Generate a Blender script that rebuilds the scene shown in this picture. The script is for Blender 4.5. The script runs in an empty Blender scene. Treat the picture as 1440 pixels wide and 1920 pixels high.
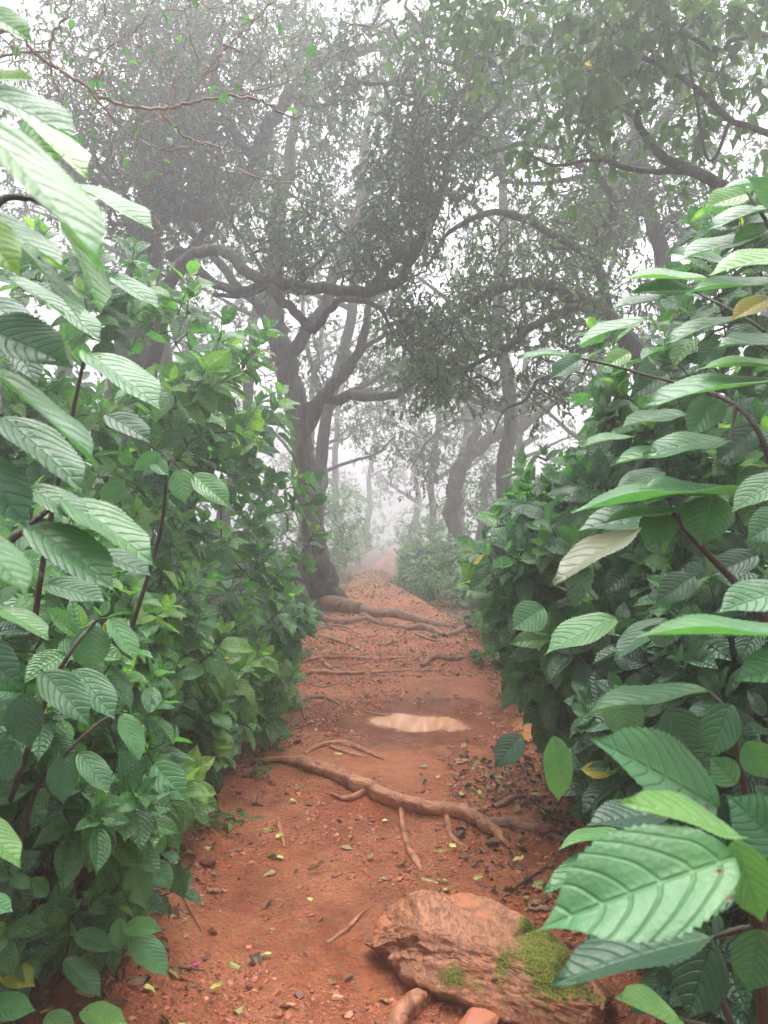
import bpy, math, random
import numpy as np
from math import radians, pi

# ------------------------------------------------------------------ camera, world, sun, exposure
S = bpy.context.scene
C = S.collection
CAM_H = 1.5
F = 1440.0                     # focal length in pixels of the 1440 x 1920 photograph
HZ = 960.0                     # horizon row
cam = bpy.data.cameras.new('camera')
cam.sensor_fit = 'VERTICAL'; cam.sensor_height = 36.0; cam.lens = 36.0*F/1920.0
cam.clip_start = 0.02; cam.clip_end = 500
cam.dof.use_dof = True; cam.dof.focus_distance = 3.6; cam.dof.aperture_fstop = 9.0
co = bpy.data.objects.new('camera', cam); C.objects.link(co)
co.location = (0, 0, CAM_H); co.rotation_euler = (radians(90), 0, 0)
S.camera = co

SUN_EL, SUN_AZ = radians(72), radians(10)       # azimuth measured from +Y towards +X
w = bpy.data.worlds.new('World'); S.world = w; w.use_nodes = True
nt = w.node_tree; nt.nodes.clear()
sky = nt.nodes.new('ShaderNodeTexSky'); sky.sky_type = 'NISHITA'; sky.sun_disc = False
sky.sun_elevation = SUN_EL; sky.sun_rotation = SUN_AZ; sky.dust_density = 5.0; sky.air_density = 1.0
hs = nt.nodes.new('ShaderNodeHueSaturation'); hs.inputs['Saturation'].default_value = 0.16
bg = nt.nodes.new('ShaderNodeBackground'); bg.inputs['Strength'].default_value = 0.12
wo = nt.nodes.new('ShaderNodeOutputWorld')
nt.links.new(sky.outputs[0], hs.inputs['Color']); nt.links.new(hs.outputs[0], bg.inputs['Color'])
nt.links.new(bg.outputs[0], wo.inputs['Surface'])
sl = bpy.data.lights.new('sun', 'SUN'); sl.energy = 1.5; sl.angle = radians(60); sl.color = (1, .97, .93)
so = bpy.data.objects.new('sun', sl); C.objects.link(so)
so.rotation_euler = (radians(90)-SUN_EL, 0, pi-SUN_AZ)
S.view_settings.view_transform = 'Standard'; S.view_settings.look = 'None'
S.view_settings.gamma = 1; S.view_settings.exposure = 1.82
cy = S.cycles
cy.max_bounces = 7; cy.diffuse_bounces = 3; cy.glossy_bounces = 2; cy.transmission_bounces = 3
cy.volume_bounces = 4; cy.transparent_max_bounces = 8
cy.use_adaptive_sampling = True; cy.adaptive_threshold = 0.015
cy.sample_clamp_indirect = 4.0
cy.caustics_reflective = False; cy.caustics_refractive = False
cy.use_denoising = True
try:
    cy.denoiser = 'OPENIMAGEDENOISE'; cy.denoising_input_passes = 'RGB_ALBEDO_NORMAL'
except Exception: pass

rs = np.random.RandomState
# ------------------------------------------------------------------ small tools
def P(px, py, d):
    """a traced point: photo pixel and distance in metres -> world position"""
    return np.array([(px-720.0)/F*d, d, CAM_H-(py-HZ)/F*d])

def tag(o, label=None, cat=None, group=None, kind=None):
    if label: o['label'] = label
    if cat: o['category'] = cat
    if group: o['group'] = group
    if kind: o['kind'] = kind
    return o

def empty(name, loc):
    o = bpy.data.objects.new(name, None); C.objects.link(o); o.location = [float(v) for v in loc]
    o.empty_display_size = .1
    return o

_perm = rs(7).rand(256, 256)
def vnoise(x, y):
    x = np.asarray(x, float); y = np.asarray(y, float)
    xi = np.floor(x).astype(int); yi = np.floor(y).astype(int)
    fx = x-xi; fy = y-yi
    fx = fx*fx*(3-2*fx); fy = fy*fy*(3-2*fy)
    a = _perm[xi & 255, yi & 255]; b = _perm[(xi+1) & 255, yi & 255]
    c = _perm[xi & 255, (yi+1) & 255]; d = _perm[(xi+1) & 255, (yi+1) & 255]
    return (a*(1-fx)+b*fx)*(1-fy)+(c*(1-fx)+d*fx)*fy - .5
def fbm(x, y, o=4):
    s = 0; a = 1
    for i in range(o):
        s = s+a*vnoise(x*2**i+17.3*i, y*2**i+5.1*i); a *= .5
    return s
def sstep(a, b, x):
    t = np.clip((x-a)/(b-a), 0, 1); return t*t*(3-2*t)

def path_c(y): return np.interp(y, [0, 9, 12, 17.5, 25, 32, 40, 60, 90], [.05, .08, -.1, -.36, -.1, .1, .9, 4.5, 12])
def path_w(y): return np.interp(y, [0, 3, 9, 12, 17.5, 30, 46, 90], [.78, .82, 1.0, .82, .50, .26, .25, .3])

ROOT_A = [(470,1428,0.012),(520,1428,.020),(560,1436,.032),(610,1448,.034),(655,1470,.036),(695,1498,.036),(740,1521,.036),(800,1532,.036),(860,1545,.036),(905,1560,.034),(935,1578,.022),(955,1592,.008)]
def h(x, y):
    x = np.asarray(x, float); y = np.asarray(y, float)
    c = path_c(y); hw = path_w(y)
    l = (c-hw)-x; r = x-(c+hw)
    z = .17*sstep(-.22, .35, l)*(.75+.5*vnoise(y*.9, 3.3)) + .07*sstep(-.1, .8, r)
    z = z+.25*sstep(.5, 4, l)+.15*sstep(.5, 4, r)
    ins = 1-sstep(-.3, .1, np.maximum(l, r))
    z = z+.022*fbm(x*1.1, y*1.1, 3)+.016*fbm(x*4+9, y*4, 4)*sstep(0, 1, 2-np.abs(x))
    z = z+.008*fbm(x*22, y*22, 3)*sstep(5, 3, y)
    ya = np.interp(x, [-.8, -.3, .1, .6], [4.65, 4.1, 3.75, 3.45])
    z = z+.07*sstep(-.16, .10, y-ya)*ins                    # the big root holds the soil back like a step
    z = z+.06*sstep(6.9, 7.3, y)*ins+.08*sstep(10.2, 11.2, y)*ins
    z = z-.03*np.clip(y-11.5, 0, 150)
    g = np.exp(-(((x-.22+.25*(y-5.4))/.60)**2+((y-5.4)/.44)**2)**1.4)
    z = z*(1-g*.95)+g*(-.012+.022*fbm(x*3.1+2, y*3.1, 3))
    return z
def G(px, py):
    d = CAM_H*F/(py-HZ)
    for _ in range(12):
        x = (px-720)/F*d
        d = (CAM_H-float(h(x, d)))*F/(py-HZ)
    return np.array([(px-720)/F*d, d, CAM_H-(py-HZ)/F*d])

class MB:
    """collects numpy geometry, links it as ONE mesh object"""
    def __init__(s): s.v=[]; s.l=[]; s.n=[]; s.uv=[]; s.t=[]; s.k=0
    def add(s, v, f, uv=None, tone=0.5):
        v = np.asarray(v, np.float32).reshape(-1, 3); f = np.asarray(f, np.int64)
        s.v.append(v); s.l.append((f+s.k).reshape(-1)); s.n.append(np.full(len(f), f.shape[1], np.int32))
        s.uv.append(np.zeros((f.size, 2), np.float32) if uv is None else np.asarray(uv, np.float32)[f.reshape(-1)])
        s.t.append(np.broadcast_to(np.asarray(tone, np.float32), (len(v),)).copy()); s.k += len(v)
    def inst(s, tv, tf, tuv, B, D, N, L, W, tone):
        """many leaves: template (x across, y along, z normal) at base B along D with upper side N"""
        B = np.asarray(B, float); n = len(B)
        if n == 0: return
        D = D/np.linalg.norm(D, axis=1, keepdims=True)
        X = np.cross(D, N); X /= (np.linalg.norm(X, axis=1, keepdims=True)+1e-9)
        Z = np.cross(X, D)
        v = B[:, None]+(tv[None, :, 1, None]*D[:, None]*L[:, None, None]
             + tv[None, :, 0, None]*X[:, None]*(L*W)[:, None, None]
             + tv[None, :, 2, None]*Z[:, None]*L[:, None, None])
        f = tf[None]+(np.arange(n)*len(tv))[:, None, None]
        v = v.reshape(-1, 3); m = len(tv)
        s.v.append(v.astype(np.float32)); s.l.append((f+s.k).reshape(-1)); s.n.append(np.full(n*len(tf), tf.shape[1], np.int32))
        s.uv.append(np.tile(tuv[tf.reshape(-1)], (n, 1)).astype(np.float32))
        s.t.append(np.repeat(np.asarray(tone, np.float32), m)); s.k += len(v)
    def tube(s, pts, rad, ns=6, tone=.5, cap=True, lump=0, seed=0):
        pts = np.asarray(pts, float); rad = np.asarray(rad, float); n = len(pts)
        if n < 2: return
        T = np.gradient(pts, axis=0); T /= (np.linalg.norm(T, axis=1, keepdims=True)+1e-9)
        ref = np.array([.31, .12, .94]) if abs(T[:, 2]).mean() < .7 else np.array([.9, .3, .1])
        A = np.cross(T, ref); A /= (np.linalg.norm(A, axis=1, keepdims=True)+1e-9)
        Bv = np.cross(T, A)
        th = np.arange(ns)*2*pi/ns
        R = np.repeat(rad[:, None], ns, 1)
        if lump:
            cl = np.concatenate([[0], np.cumsum(np.linalg.norm(np.diff(pts, axis=0), axis=1))])
            lr = cl/np.maximum(rad.mean(), 1e-4)
            R = R*(1+lump*(fbm(np.cos(th)[None]*1.2+lr[:, None]*.045+seed, np.sin(th)[None]*1.6+lr[:, None]*.03+3*seed, 3)
                   + .8*fbm(np.cos(3*th)[None]*.9+seed+lr[:, None]*.05, np.sin(3*th)[None]*.9+lr[:, None]*.04, 2)))
        V = pts[:, None]+R[..., None]*(np.cos(th)[None, :, None]*A[:, None]+np.sin(th)[None, :, None]*Bv[:, None])
        i = np.arange(n-1)[:, None]*ns; j = np.arange(ns)[None]; j2 = (j+1) % ns
        f = np.stack([i+j, i+j2, i+ns+j2, i+ns+j], -1).reshape(-1, 4)
        L = np.concatenate([[0], np.cumsum(np.linalg.norm(np.diff(pts, axis=0), axis=1))])
        uv = np.stack(np.broadcast_arrays(th[None]/(2*pi), L[:, None]), -1).reshape(-1, 2)
        s.add(V.reshape(-1, 3), f, uv, tone)
    def build(s, name, mat, parent=None, smooth=True):
        me = bpy.data.meshes.new(name)
        v = np.concatenate(s.v); l = np.concatenate(s.l).astype(np.int32); n = np.concatenate(s.n)
        me.vertices.add(len(v)); me.vertices.foreach_set('co', v.reshape(-1))
        me.loops.add(len(l)); me.loops.foreach_set('vertex_index', l)
        me.polygons.add(len(n))
        st = np.concatenate([[0], np.cumsum(n)[:-1]]).astype(np.int32)
        me.polygons.foreach_set('loop_start', st)
        try: me.polygons.foreach_set('loop_total', n.astype(np.int32))
        except Exception: pass
        me.polygons.foreach_set('use_smooth', np.full(len(n), smooth, bool))
        me.update(calc_edges=True)
        uvl = me.uv_layers.new(name='UVMap'); uvl.data.foreach_set('uv', np.concatenate(s.uv).reshape(-1))
        a = me.attributes.new('tone', 'FLOAT', 'POINT'); a.data.foreach_set('value', np.concatenate(s.t))
        me.materials.append(mat)
        o = bpy.data.objects.new(name, me); C.objects.link(o)
        if parent:
            o.parent = parent
            o.matrix_parent_inverse.identity()
            o.location = [-c for c in parent.location]
        return o

# ------------------------------------------------------------------ materials
class NT:
    def __init__(s, name):
        s.m = bpy.data.materials.new(name); s.m.use_nodes = True; s.t = s.m.node_tree; s.t.nodes.clear()
        s.out = s.t.nodes.new('ShaderNodeOutputMaterial')
    def n(s, typ, **k):
        q = s.t.nodes.new('ShaderNode'+typ)
        for a, b in k.items(): setattr(q, a, b)
        return q
    def set(s, sock, v):
        if hasattr(v, 'links') or isinstance(v, bpy.types.NodeSocket): s.t.links.new(v, sock)
        else: sock.default_value = v
    def math(s, op, a, b=0.0, c=None, clamp=False):
        q = s.n('Math', operation=op, use_clamp=clamp); s.set(q.inputs[0], a); s.set(q.inputs[1], b)
        if c is not None: s.set(q.inputs[2], c)
        return q.outputs[0]
    def mix(s, f, a, b, mode='MIX'):
        q = s.n('Mix', data_type='RGBA', blend_type=mode); s.set(q.inputs[0], f); s.set(q.inputs[6], a); s.set(q.inputs[7], b)
        return q.outputs[2]
    def ramp(s, f, st):
        q = s.n('ValToRGB'); e = q.color_ramp.elements
        while len(e) > 1: e.remove(e[0])
        e[0].position = st[0][0]; e[0].color = (*st[0][1], 1)
        for p, c in st[1:]:
            k = e.new(p); k.color = (*c, 1)
        s.set(q.inputs[0], f); return q.outputs[0]
    def noise(s, vec, scale, detail=4, rough=.55, dist=0):
        q = s.n('TexNoise'); q.inputs['Scale'].default_value = scale; q.inputs['Detail'].default_value = detail
        q.inputs['Roughness'].default_value = rough; q.inputs['Distortion'].default_value = dist
        if vec is not None: s.set(q.inputs['Vector'], vec)
        return q.outputs[0]
    def vor(s, vec, scale, feature='F1'):
        q = s.n('TexVoronoi', feature=feature); q.inputs['Scale'].default_value = scale
        if vec is not None: s.set(q.inputs['Vector'], vec)
        return q.outputs
    def mapr(s, v, a, b, c=0., d=1.):
        q = s.n('MapRange', interpolation_type='SMOOTHSTEP'); s.set(q.inputs[0], v)
        for i, k in enumerate((a, b, c, d)): q.inputs[i+1].default_value = k
        return q.outputs[0]
    def bump(s, hgt, strength, dist, normal=None):
        q = s.n('Bump'); s.set(q.inputs['Height'], hgt); q.inputs['Strength'].default_value = strength
        q.inputs['Distance'].default_value = dist
        if normal is not None: s.set(q.inputs['Normal'], normal)
        return q.outputs[0]
    def pos(s): return s.n('NewGeometry').outputs['Position']

def c3(c): return (*c, 1)

def leaf_material(name, ramp, nv=9.0, detail=True, rough=.36, trans=.28, bumpd=.0035, spec=.5, sheen=.12, holes=False):
    q = NT(name)
    tone = q.n('Attribute', attribute_name='tone').outputs['Fac']
    base = q.ramp(tone, ramp)
    geo = q.n('NewGeometry')
    nrm = None; veil = None
    big = q.noise(geo.outputs['Position'], 30, 3)
    base = q.mix(q.mapr(big, .35, .75, 0, .45), base, q.mix(1., base, (.55, .62, .5, 1), 'MULTIPLY'))
    if detail:
        uv = q.n('UVMap').outputs[0]
        sp = q.n('SeparateXYZ'); q.set(sp.inputs[0], uv)
        ax = q.math('ABSOLUTE', q.math('SUBTRACT', sp.outputs[0], .5))
        ph = q.math('MULTIPLY', q.math('SUBTRACT', q.math('ADD', sp.outputs[1], q.math('MULTIPLY', q.noise(geo.outputs['Position'], 14, 2), .12)), q.math('ADD', q.math('MULTIPLY', ax, .42), q.math('MULTIPLY', q.math('MULTIPLY', ax, ax), 3.6))), q.math('MULTIPLY', q.math('ADD', q.math('MULTIPLY', q.math('FRACT', q.math('MULTIPLY', tone, 37.)), 4.), nv-2.), pi))
        qu = q.math('ABSOLUTE', q.math('SINE', ph))
        hgt = q.math('ADD', q.mapr(qu, .0, .42), q.math('MULTIPLY', qu, .25))
        mid = q.mapr(ax, .0, .016)
        hgt = q.math('MULTIPLY', hgt, mid)
        mp = q.n('Mapping'); q.set(mp.inputs[0], uv); mp.inputs['Scale'].default_value = (1, 1, 1)
        fine = q.vor(uv, 34)[0]
        fine2 = q.noise(uv, 90, 3)
        hh = q.math('ADD', hgt, q.math('ADD', q.math('MULTIPLY', fine, .42), q.math('MULTIPLY', fine2, .12)))
        nrm = q.bump(hh, .9, bumpd)
        vein = q.mapr(qu, 0.0, .16, 1., 0.)
        vm = q.math('MAXIMUM', q.math('MULTIPLY', vein, .5), q.mapr(ax, .004, .013, .8, 0.))
        base = q.mix(q.math('MULTIPLY', vm, .5), base, q.mix(1., base, (1.5, 1.35, 1.3, 1), 'MULTIPLY'))
    if detail:
        sp1 = q.noise(geo.outputs['Position'], 42, 4, .7); sp2 = q.noise(geo.outputs['Position'], 5, 3)
        base = q.mix(q.math('MULTIPLY', q.mapr(sp1, .66, .72), q.mapr(sp2, .45, .6)), base, (.16, .10, .04, 1))
        base = q.mix(q.mapr(sp2, .42, .7, 0, .55), base, q.mix(1., base, (1.7, 1.25, .8, 1), 'MULTIPLY'))
    hole = None
    if holes:
        vh = q.vor(uv, 6.5); cell = q.n('SeparateColor'); q.set(cell.inputs[0], vh[1])
        pick = q.mapr(q.math('ADD', cell.outputs[0], q.math('MULTIPLY', q.noise(geo.outputs['Position'], 4, 1), .6)), 1.12, 1.14)
        dd = q.math('ADD', vh[0], q.math('MULTIPLY', q.noise(uv, 30, 2), .12))
        hole = q.math('MULTIPLY', pick, q.mapr(dd, .13, .15, 1., 0.))
        base = q.mix(q.math('MULTIPLY', pick, q.mapr(dd, .15, .24, .9, 0.)), base, (.20, .11, .04, 1))
    under = q.mix(.35, base, (.13, .22, .09, 1))
    colr = q.mix(geo.outputs['Backfacing'], base, under)
    p = q.n('BsdfPrincipled')
    q.set(p.inputs['Base Color'], colr)
    rv = q.noise(geo.outputs['Position'], 55, 2)
    q.set(p.inputs['Roughness'], q.math('ADD', q.math('MULTIPLY', rv, .25), rough-.12))
    p.inputs['Specular IOR Level'].default_value = spec
    p.inputs['Sheen Weight'].default_value = sheen; p.inputs['Sheen Roughness'].default_value = .5
    t = q.n('BsdfTranslucent')
    q.set(t.inputs['Color'], q.mix(1., base, (2.1, 2.3, 1.1, 1), 'MULTIPLY'))
    if nrm is not None:
        q.set(p.inputs['Normal'], nrm)
    mx = q.n('MixShader'); mx.inputs[0].default_value = trans
    q.t.links.new(p.outputs[0], mx.inputs[1]); q.t.links.new(t.outputs[0], mx.inputs[2])
    last = mx.outputs[0]
    if hole is not None:
        tr = q.n('BsdfTransparent'); m2 = q.n('MixShader'); q.set(m2.inputs[0], hole)
        q.t.links.new(last, m2.inputs[1]); q.t.links.new(tr.outputs[0], m2.inputs[2]); last = m2.outputs[0]
    q.t.links.new(last, q.out.inputs['Surface'])
    return q.m

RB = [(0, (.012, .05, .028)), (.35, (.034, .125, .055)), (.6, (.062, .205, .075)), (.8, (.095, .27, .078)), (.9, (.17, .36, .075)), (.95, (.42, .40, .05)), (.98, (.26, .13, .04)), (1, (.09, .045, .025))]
RC = [(0, (.012, .03, .016)), (.4, (.024, .062, .024)), (.7, (.065, .16, .045)), (.9, (.13, .2, .05)), (.96, (.45, .36, .05)), (1, (.25, .1, .04))]
RL = [(0, (.055, .028, .018)), (.3, (.13, .06, .03)), (.55, (.28, .15, .07)), (.75, (.34, .24, .11)), (.9, (.32, .36, .09)), (1, (.62, .62, .18))]
M = {}
M['leaf'] = leaf_material('broad_leaf', RB, rough=.27, spec=.85, trans=.32, bumpd=.004, sheen=.03)
M['leaf_near'] = leaf_material('broad_leaf_near', RB, nv=8, rough=.38, spec=.5, bumpd=.0014, sheen=.1, holes=True)
M['leaf_grey'] = leaf_material('ageing_leaf', [(0, (.10, .13, .08)), (.5, (.26, .29, .19)), (1, (.36, .36, .25))], nv=8, rough=.45, spec=.5, bumpd=.0014, sheen=.1, holes=True)
M['crown'] = leaf_material('tree_leaf', RC, detail=False, rough=.42, trans=.22, sheen=0.)
M['litter'] = leaf_material('dead_leaf', RL, detail=False, rough=.5, trans=.08, sheen=0.)

def bark_material(name, a, b, moss=.3, rough=.75, zs=.25):
    q = NT(name); pos = q.pos()
    mp = q.n('Mapping'); q.set(mp.inputs[0], pos); mp.inputs['Scale'].default_value = (1, 1, zs)
    n1 = q.noise(mp.outputs[0], 14, 6, .65, .6); n2 = q.noise(pos, 3.1, 4)
    col = q.mix(q.mapr(n1, .35, .65), c3(a), c3(b))
    lich = q.noise(pos, 7, 5, .7)
    col = q.mix(q.mapr(lich, .6, .68, 0, .35), col, (.3, .3, .25, 1))
    nz = q.n('NewGeometry').outputs['Normal']; sx = q.n('SeparateXYZ'); q.set(sx.inputs[0], nz)
    up = q.math('ADD', sx.outputs[2], q.math('MULTIPLY', q.math('SUBTRACT', n2, .5), 3.0))
    col = q.mix(q.mapr(up, .25, 1.0, 0, moss), col, (.06, .085, .025, 1))
    p = q.n('BsdfPrincipled'); q.set(p.inputs['Base Color'], col); p.inputs['Roughness'].default_value = rough
    p.inputs['Specular IOR Level'].default_value = .35
    q.set(p.inputs['Normal'], q.bump(n1, .8, .03))
    q.t.links.new(p.outputs[0], q.out.inputs['Surface']); return q.m
M['bark'] = bark_material('dark_bark', (.03, .025, .022), (.085, .07, .06))
M['bark_big'] = bark_material('mossy_bark', (.035, .03, .026), (.11, .092, .078), .5)
M['twig'] = bark_material('pale_twig_bark', (.17, .10, .085), (.34, .24, .2), .05, .55)
M['stem'] = bark_material('shrub_stem', (.02, .016, .015), (.06, .045, .035), .1, .6)
M['rootbark'] = bark_material('muddy_root_bark', (.24, .095, .055), (.50, .22, .12), .03, .5, 1.)
M['rootfar'] = bark_material('worn_root_bark', (.17, .085, .06), (.30, .15, .10), .15, .6, 1.)

def soil(name, litter):
    q = NT(name); pos = q.pos()
    n1 = q.noise(pos, 2.2, 5, .6); n2 = q.noise(pos, 12, 6, .65); n3 = q.noise(pos, 70, 5, .7)
    red = q.mix(q.mapr(n2, .3, .7), (.44, .118, .050, 1), (.66, .22, .098, 1))
    red = q.mix(q.mapr(n1, .42, .66, 0, .75), red, (.70, .27, .13, 1))
    red = q.mix(q.mapr(n3, .5, .75, 0, .6), red, (.16, .055, .035, 1))
    red = q.mix(q.mapr(q.noise(pos, 1.3, 3), .5, .62, 0, .5), red, q.mix(1., red, (.55, .5, .5, 1), 'MULTIPLY'))
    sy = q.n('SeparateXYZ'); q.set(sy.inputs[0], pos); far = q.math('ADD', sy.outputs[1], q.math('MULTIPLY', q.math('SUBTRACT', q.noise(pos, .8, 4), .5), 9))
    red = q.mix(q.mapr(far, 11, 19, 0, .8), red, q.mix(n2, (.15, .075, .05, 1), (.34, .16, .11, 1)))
    v = q.vor(pos, 75)
    red = q.mix(.28, red, q.mix(1., red, v[1], 'MULTIPLY'))
    if litter:
        red = q.mix(q.mapr(q.noise(pos, 5, 4), .35, .6, .4, .95), red, q.mix(n3, (.03, .018, .012, 1), (.12, .065, .035, 1)))
    p = q.n('BsdfPrincipled'); q.set(p.inputs['Base Color'], red)
    px = q.n('SeparateXYZ'); q.set(px.inputs[0], pos)
    ex = q.math('DIVIDE', q.math('SUBTRACT', px.outputs[0], .2), 1.05); ey = q.math('DIVIDE', q.math('SUBTRACT', px.outputs[1], 5.35), .8)
    rr = q.math('ADD', q.math('ADD', q.math('MULTIPLY', ex, ex), q.math('MULTIPLY', ey, ey)), q.math('MULTIPLY', q.math('SUBTRACT', q.noise(pos, 5, 5, .65), .5), 1.6))
    wet = q.mapr(rr, .45, .95, 1., 0.)
    q.set(p.inputs['Base Color'], q.mix(q.math('MULTIPLY', wet, .8), red, q.mix(1., red, (.62, .60, .62, 1), 'MULTIPLY')))
    q.set(p.inputs['Roughness'], q.math('MULTIPLY', q.mapr(n1, .3, .7, .45, .75), q.math('SUBTRACT', 1., q.math('MULTIPLY', wet, .75)))); p.inputs['Specular IOR Level'].default_value = .4
    dn = q.vor(pos, 55)
    hh = q.math('ADD', q.math('MULTIPLY', dn[0], .5), q.math('ADD', n3, q.math('MULTIPLY', n2, 1.2)))
    q.set(p.inputs['Normal'], q.bump(hh, 1., .03))
    q.t.links.new(p.outputs[0], q.out.inputs['Surface']); return q.m
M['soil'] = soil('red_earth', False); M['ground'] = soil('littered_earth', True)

def flake_mat():
    q = NT('earth_chip'); tone = q.n('Attribute', attribute_name='tone').outputs['Fac']
    col = q.ramp(tone, [(0, (.13, .042, .028)), (.5, (.45, .145, .072)), (.85, (.60, .24, .125)), (1, (.52, .33, .22))])
    p = q.n('BsdfPrincipled'); q.set(p.inputs['Base Color'], col); p.inputs['Roughness'].default_value = .55
    q.set(p.inputs['Normal'], q.bump(q.noise(q.pos(), 120, 4), .6, .004))
    q.t.links.new(p.outputs[0], q.out.inputs['Surface']); return q.m
M['chip'] = flake_mat()

def rock_mat():
    q = NT('mossy_rock'); pos = q.pos()
    mp = q.n('Mapping'); q.set(mp.inputs[0], pos); mp.inputs['Rotation'].default_value = (0.3, .2, .75)
    mp.inputs['Scale'].default_value = (1.0, .28, 1.6)
    st = q.noise(mp.outputs[0], 46, 7, .72, 1.0); n1 = q.noise(pos, 9, 5); n2 = q.noise(pos, 60, 5, .7)
    col = q.mix(q.mapr(st, .36, .64), (.15, .052, .026, 1), (.44, .185, .09, 1))
    col = q.mix(q.mapr(n1, .5, .68, 0, .8), col, (.5, .16, .06, 1))
    col = q.mix(q.mapr(n2, .6, .74, 0, .55), col, (.58, .36, .25, 1))
    nz = q.n('NewGeometry').outputs['Normal']; sx = q.n('SeparateXYZ'); q.set(sx.inputs[0], nz)
    px = q.n('SeparateXYZ'); q.set(px.inputs[0], pos)
    under_shade = q.mapr(sx.outputs[2], -.1, .45, 1., 0.)
    col = q.mix(q.math('MULTIPLY', under_shade, .7), col, (.16, .055, .035, 1))  # shade of the rock's steep sides and underside, put into the colour
    tone = q.n('Attribute', attribute_name='tone').outputs['Fac']
    mm = q.math('ADD', q.math('MULTIPLY', tone, 1.6), q.math('ADD', q.math('MULTIPLY', q.math('SUBTRACT', q.noise(pos, 16, 6, .7), .5), 2.2), q.math('MULTIPLY', q.math('SUBTRACT', n2, .5), .6)))
    mossf = q.mapr(mm, .44, .95)
    mcol = q.mix(q.mapr(q.noise(pos, 160, 3), .3, .7), (.045, .06, .01, 1), (.20, .225, .025, 1))
    col = q.mix(mossf, col, mcol)
    p = q.n('BsdfPrincipled'); q.set(p.inputs['Base Color'], col)
    q.set(p.inputs['Roughness'], q.mix(mossf, (.5, .5, .5, 1), (.95, .95, .95, 1)))
    hh = q.math('ADD', q.math('MULTIPLY', st, 1.3), q.math('ADD', q.math('MULTIPLY', n2, .5), q.math('MULTIPLY', mossf, q.noise(pos, 220, 2))))
    q.set(p.inputs['Normal'], q.bump(hh, .6, .008))
    q.t.links.new(p.outputs[0], q.out.inputs['Surface']); return q.m
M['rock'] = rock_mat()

def simple(name, col, rough=.5, spec=.5, bump=None, trans=0):
    q = NT(name); p = q.n('BsdfPrincipled'); n = q.noise(q.pos(), 40, 4)
    q.set(p.inputs['Base Color'], q.mix(q.mapr(n, .3, .7), c3([c*.8 for c in col]), c3(col)))
    p.inputs['Roughness'].default_value = rough; p.inputs['Specular IOR Level'].default_value = spec
    if bump: q.set(p.inputs['Normal'], q.bump(q.noise(q.pos(), bump[0], 3), bump[1], bump[2]))
    q.t.links.new(p.outputs[0], q.out.inputs['Surface']); return q.m
def water():
    q = NT('muddy_water'); p = q.n('BsdfPrincipled'); dep = q.n('Attribute', attribute_name='tone').outputs['Fac']; pos = q.pos()
    d2 = q.math('ADD', dep, q.math('MULTIPLY', q.math('SUBTRACT', q.noise(pos, 22, 5, .65), .5), .012))
    q.set(p.inputs['Base Color'], q.mix(q.mapr(d2, .004, .016), (.40, .14, .06, 1), (.56, .25, .10, 1)))
    p.inputs['Roughness'].default_value = .03; p.inputs['Specular IOR Level'].default_value = .8
    q.set(p.inputs['Alpha'], q.mapr(d2, -.001, .010, .12, .96))
    q.set(p.inputs['Normal'], q.bump(q.noise(pos, 12, 2), .06, .01))
    q.t.links.new(p.outputs[0], q.out.inputs['Surface']); return q.m
M['water'] = water()
M['petal'] = simple('petal_pink', (.7, .03, .4), .5)

# ------------------------------------------------------------------ terrain: path, ground, puddle
def terrain():
    xs = [0.0]
    while xs[-1] < 66: xs.append(xs[-1]+(.0135 if xs[-1] < 1.25 else min(.0135*1.12**(len(xs)-93), 3.)))
    xs = np.array(xs); xs = np.concatenate([-xs[:0:-1], xs])
    ys = [1.75]
    while ys[-1] < 150: ys.append(ys[-1]+.0125*(ys[-1]/2.2)**1.55 if ys[-1] < 20 else ys[-1]+.0125*(20/2.2)**1.55*(1+(ys[-1]-20)*.15))
    yb = -np.geomspace(.02, 14, 26)+1.75
    ys = np.concatenate([yb[::-1], ys])
    X, Y = np.meshgrid(xs, ys)
    Z = h(X, Y)
    V = np.stack([X, Y, Z], -1).reshape(-1, 3)
    nx, ny = len(xs), len(ys)
    i = np.arange(ny-1)[:, None]*nx; j = np.arange(nx-1)[None]
    f = np.stack([i+j, i+j+1, i+nx+j+1, i+nx+j], -1).reshape(-1, 4)
    cx = V[f[:, 0], 0]; cyy = V[f[:, 0], 1]
    edge = path_w(cyy)+.06+.12*fbm(cx*3, cyy*3, 3)
    on = (np.abs(cx-path_c(cyy)) < edge) & (cyy < 75)
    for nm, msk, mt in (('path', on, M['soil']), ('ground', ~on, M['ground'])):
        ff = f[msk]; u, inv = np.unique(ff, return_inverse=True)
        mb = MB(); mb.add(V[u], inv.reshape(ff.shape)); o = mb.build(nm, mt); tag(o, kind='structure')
terrain()

def puddle():
    xs = np.linspace(-.75, 1.1, 60); ys = np.linspace(4.75, 6.1, 50)
    X, Y = np.meshgrid(xs, ys); lvl = .0125
    V = np.stack([X, Y, np.full_like(X, lvl)], -1).reshape(-1, 3); dep = (lvl-h(X, Y)).reshape(-1)
    i = np.arange(49)[:, None]*60; j = np.arange(59)[None]
    f = np.stack([i+j, i+j+1, i+61, i+60+j], -1) if 0 else np.stack([i+j, i+j+1, i+60+j+1, i+60+j], -1)
    f = f.reshape(-1, 4); c = V[f].mean(1)
    r = ((c[:, 0]-.22)/.92)**2+((c[:, 1]-5.4)/.68)**2
    f = f[(r < 1)]
    u, inv = np.unique(f, return_inverse=True)
    mb = MB(); mb.add(V[u], inv.reshape(f.shape), None, dep[u]); tag(mb.build('puddle_water', M['water']), 'shallow muddy orange puddle lying across the red path', 'puddle', kind='structure')
puddle()

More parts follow.
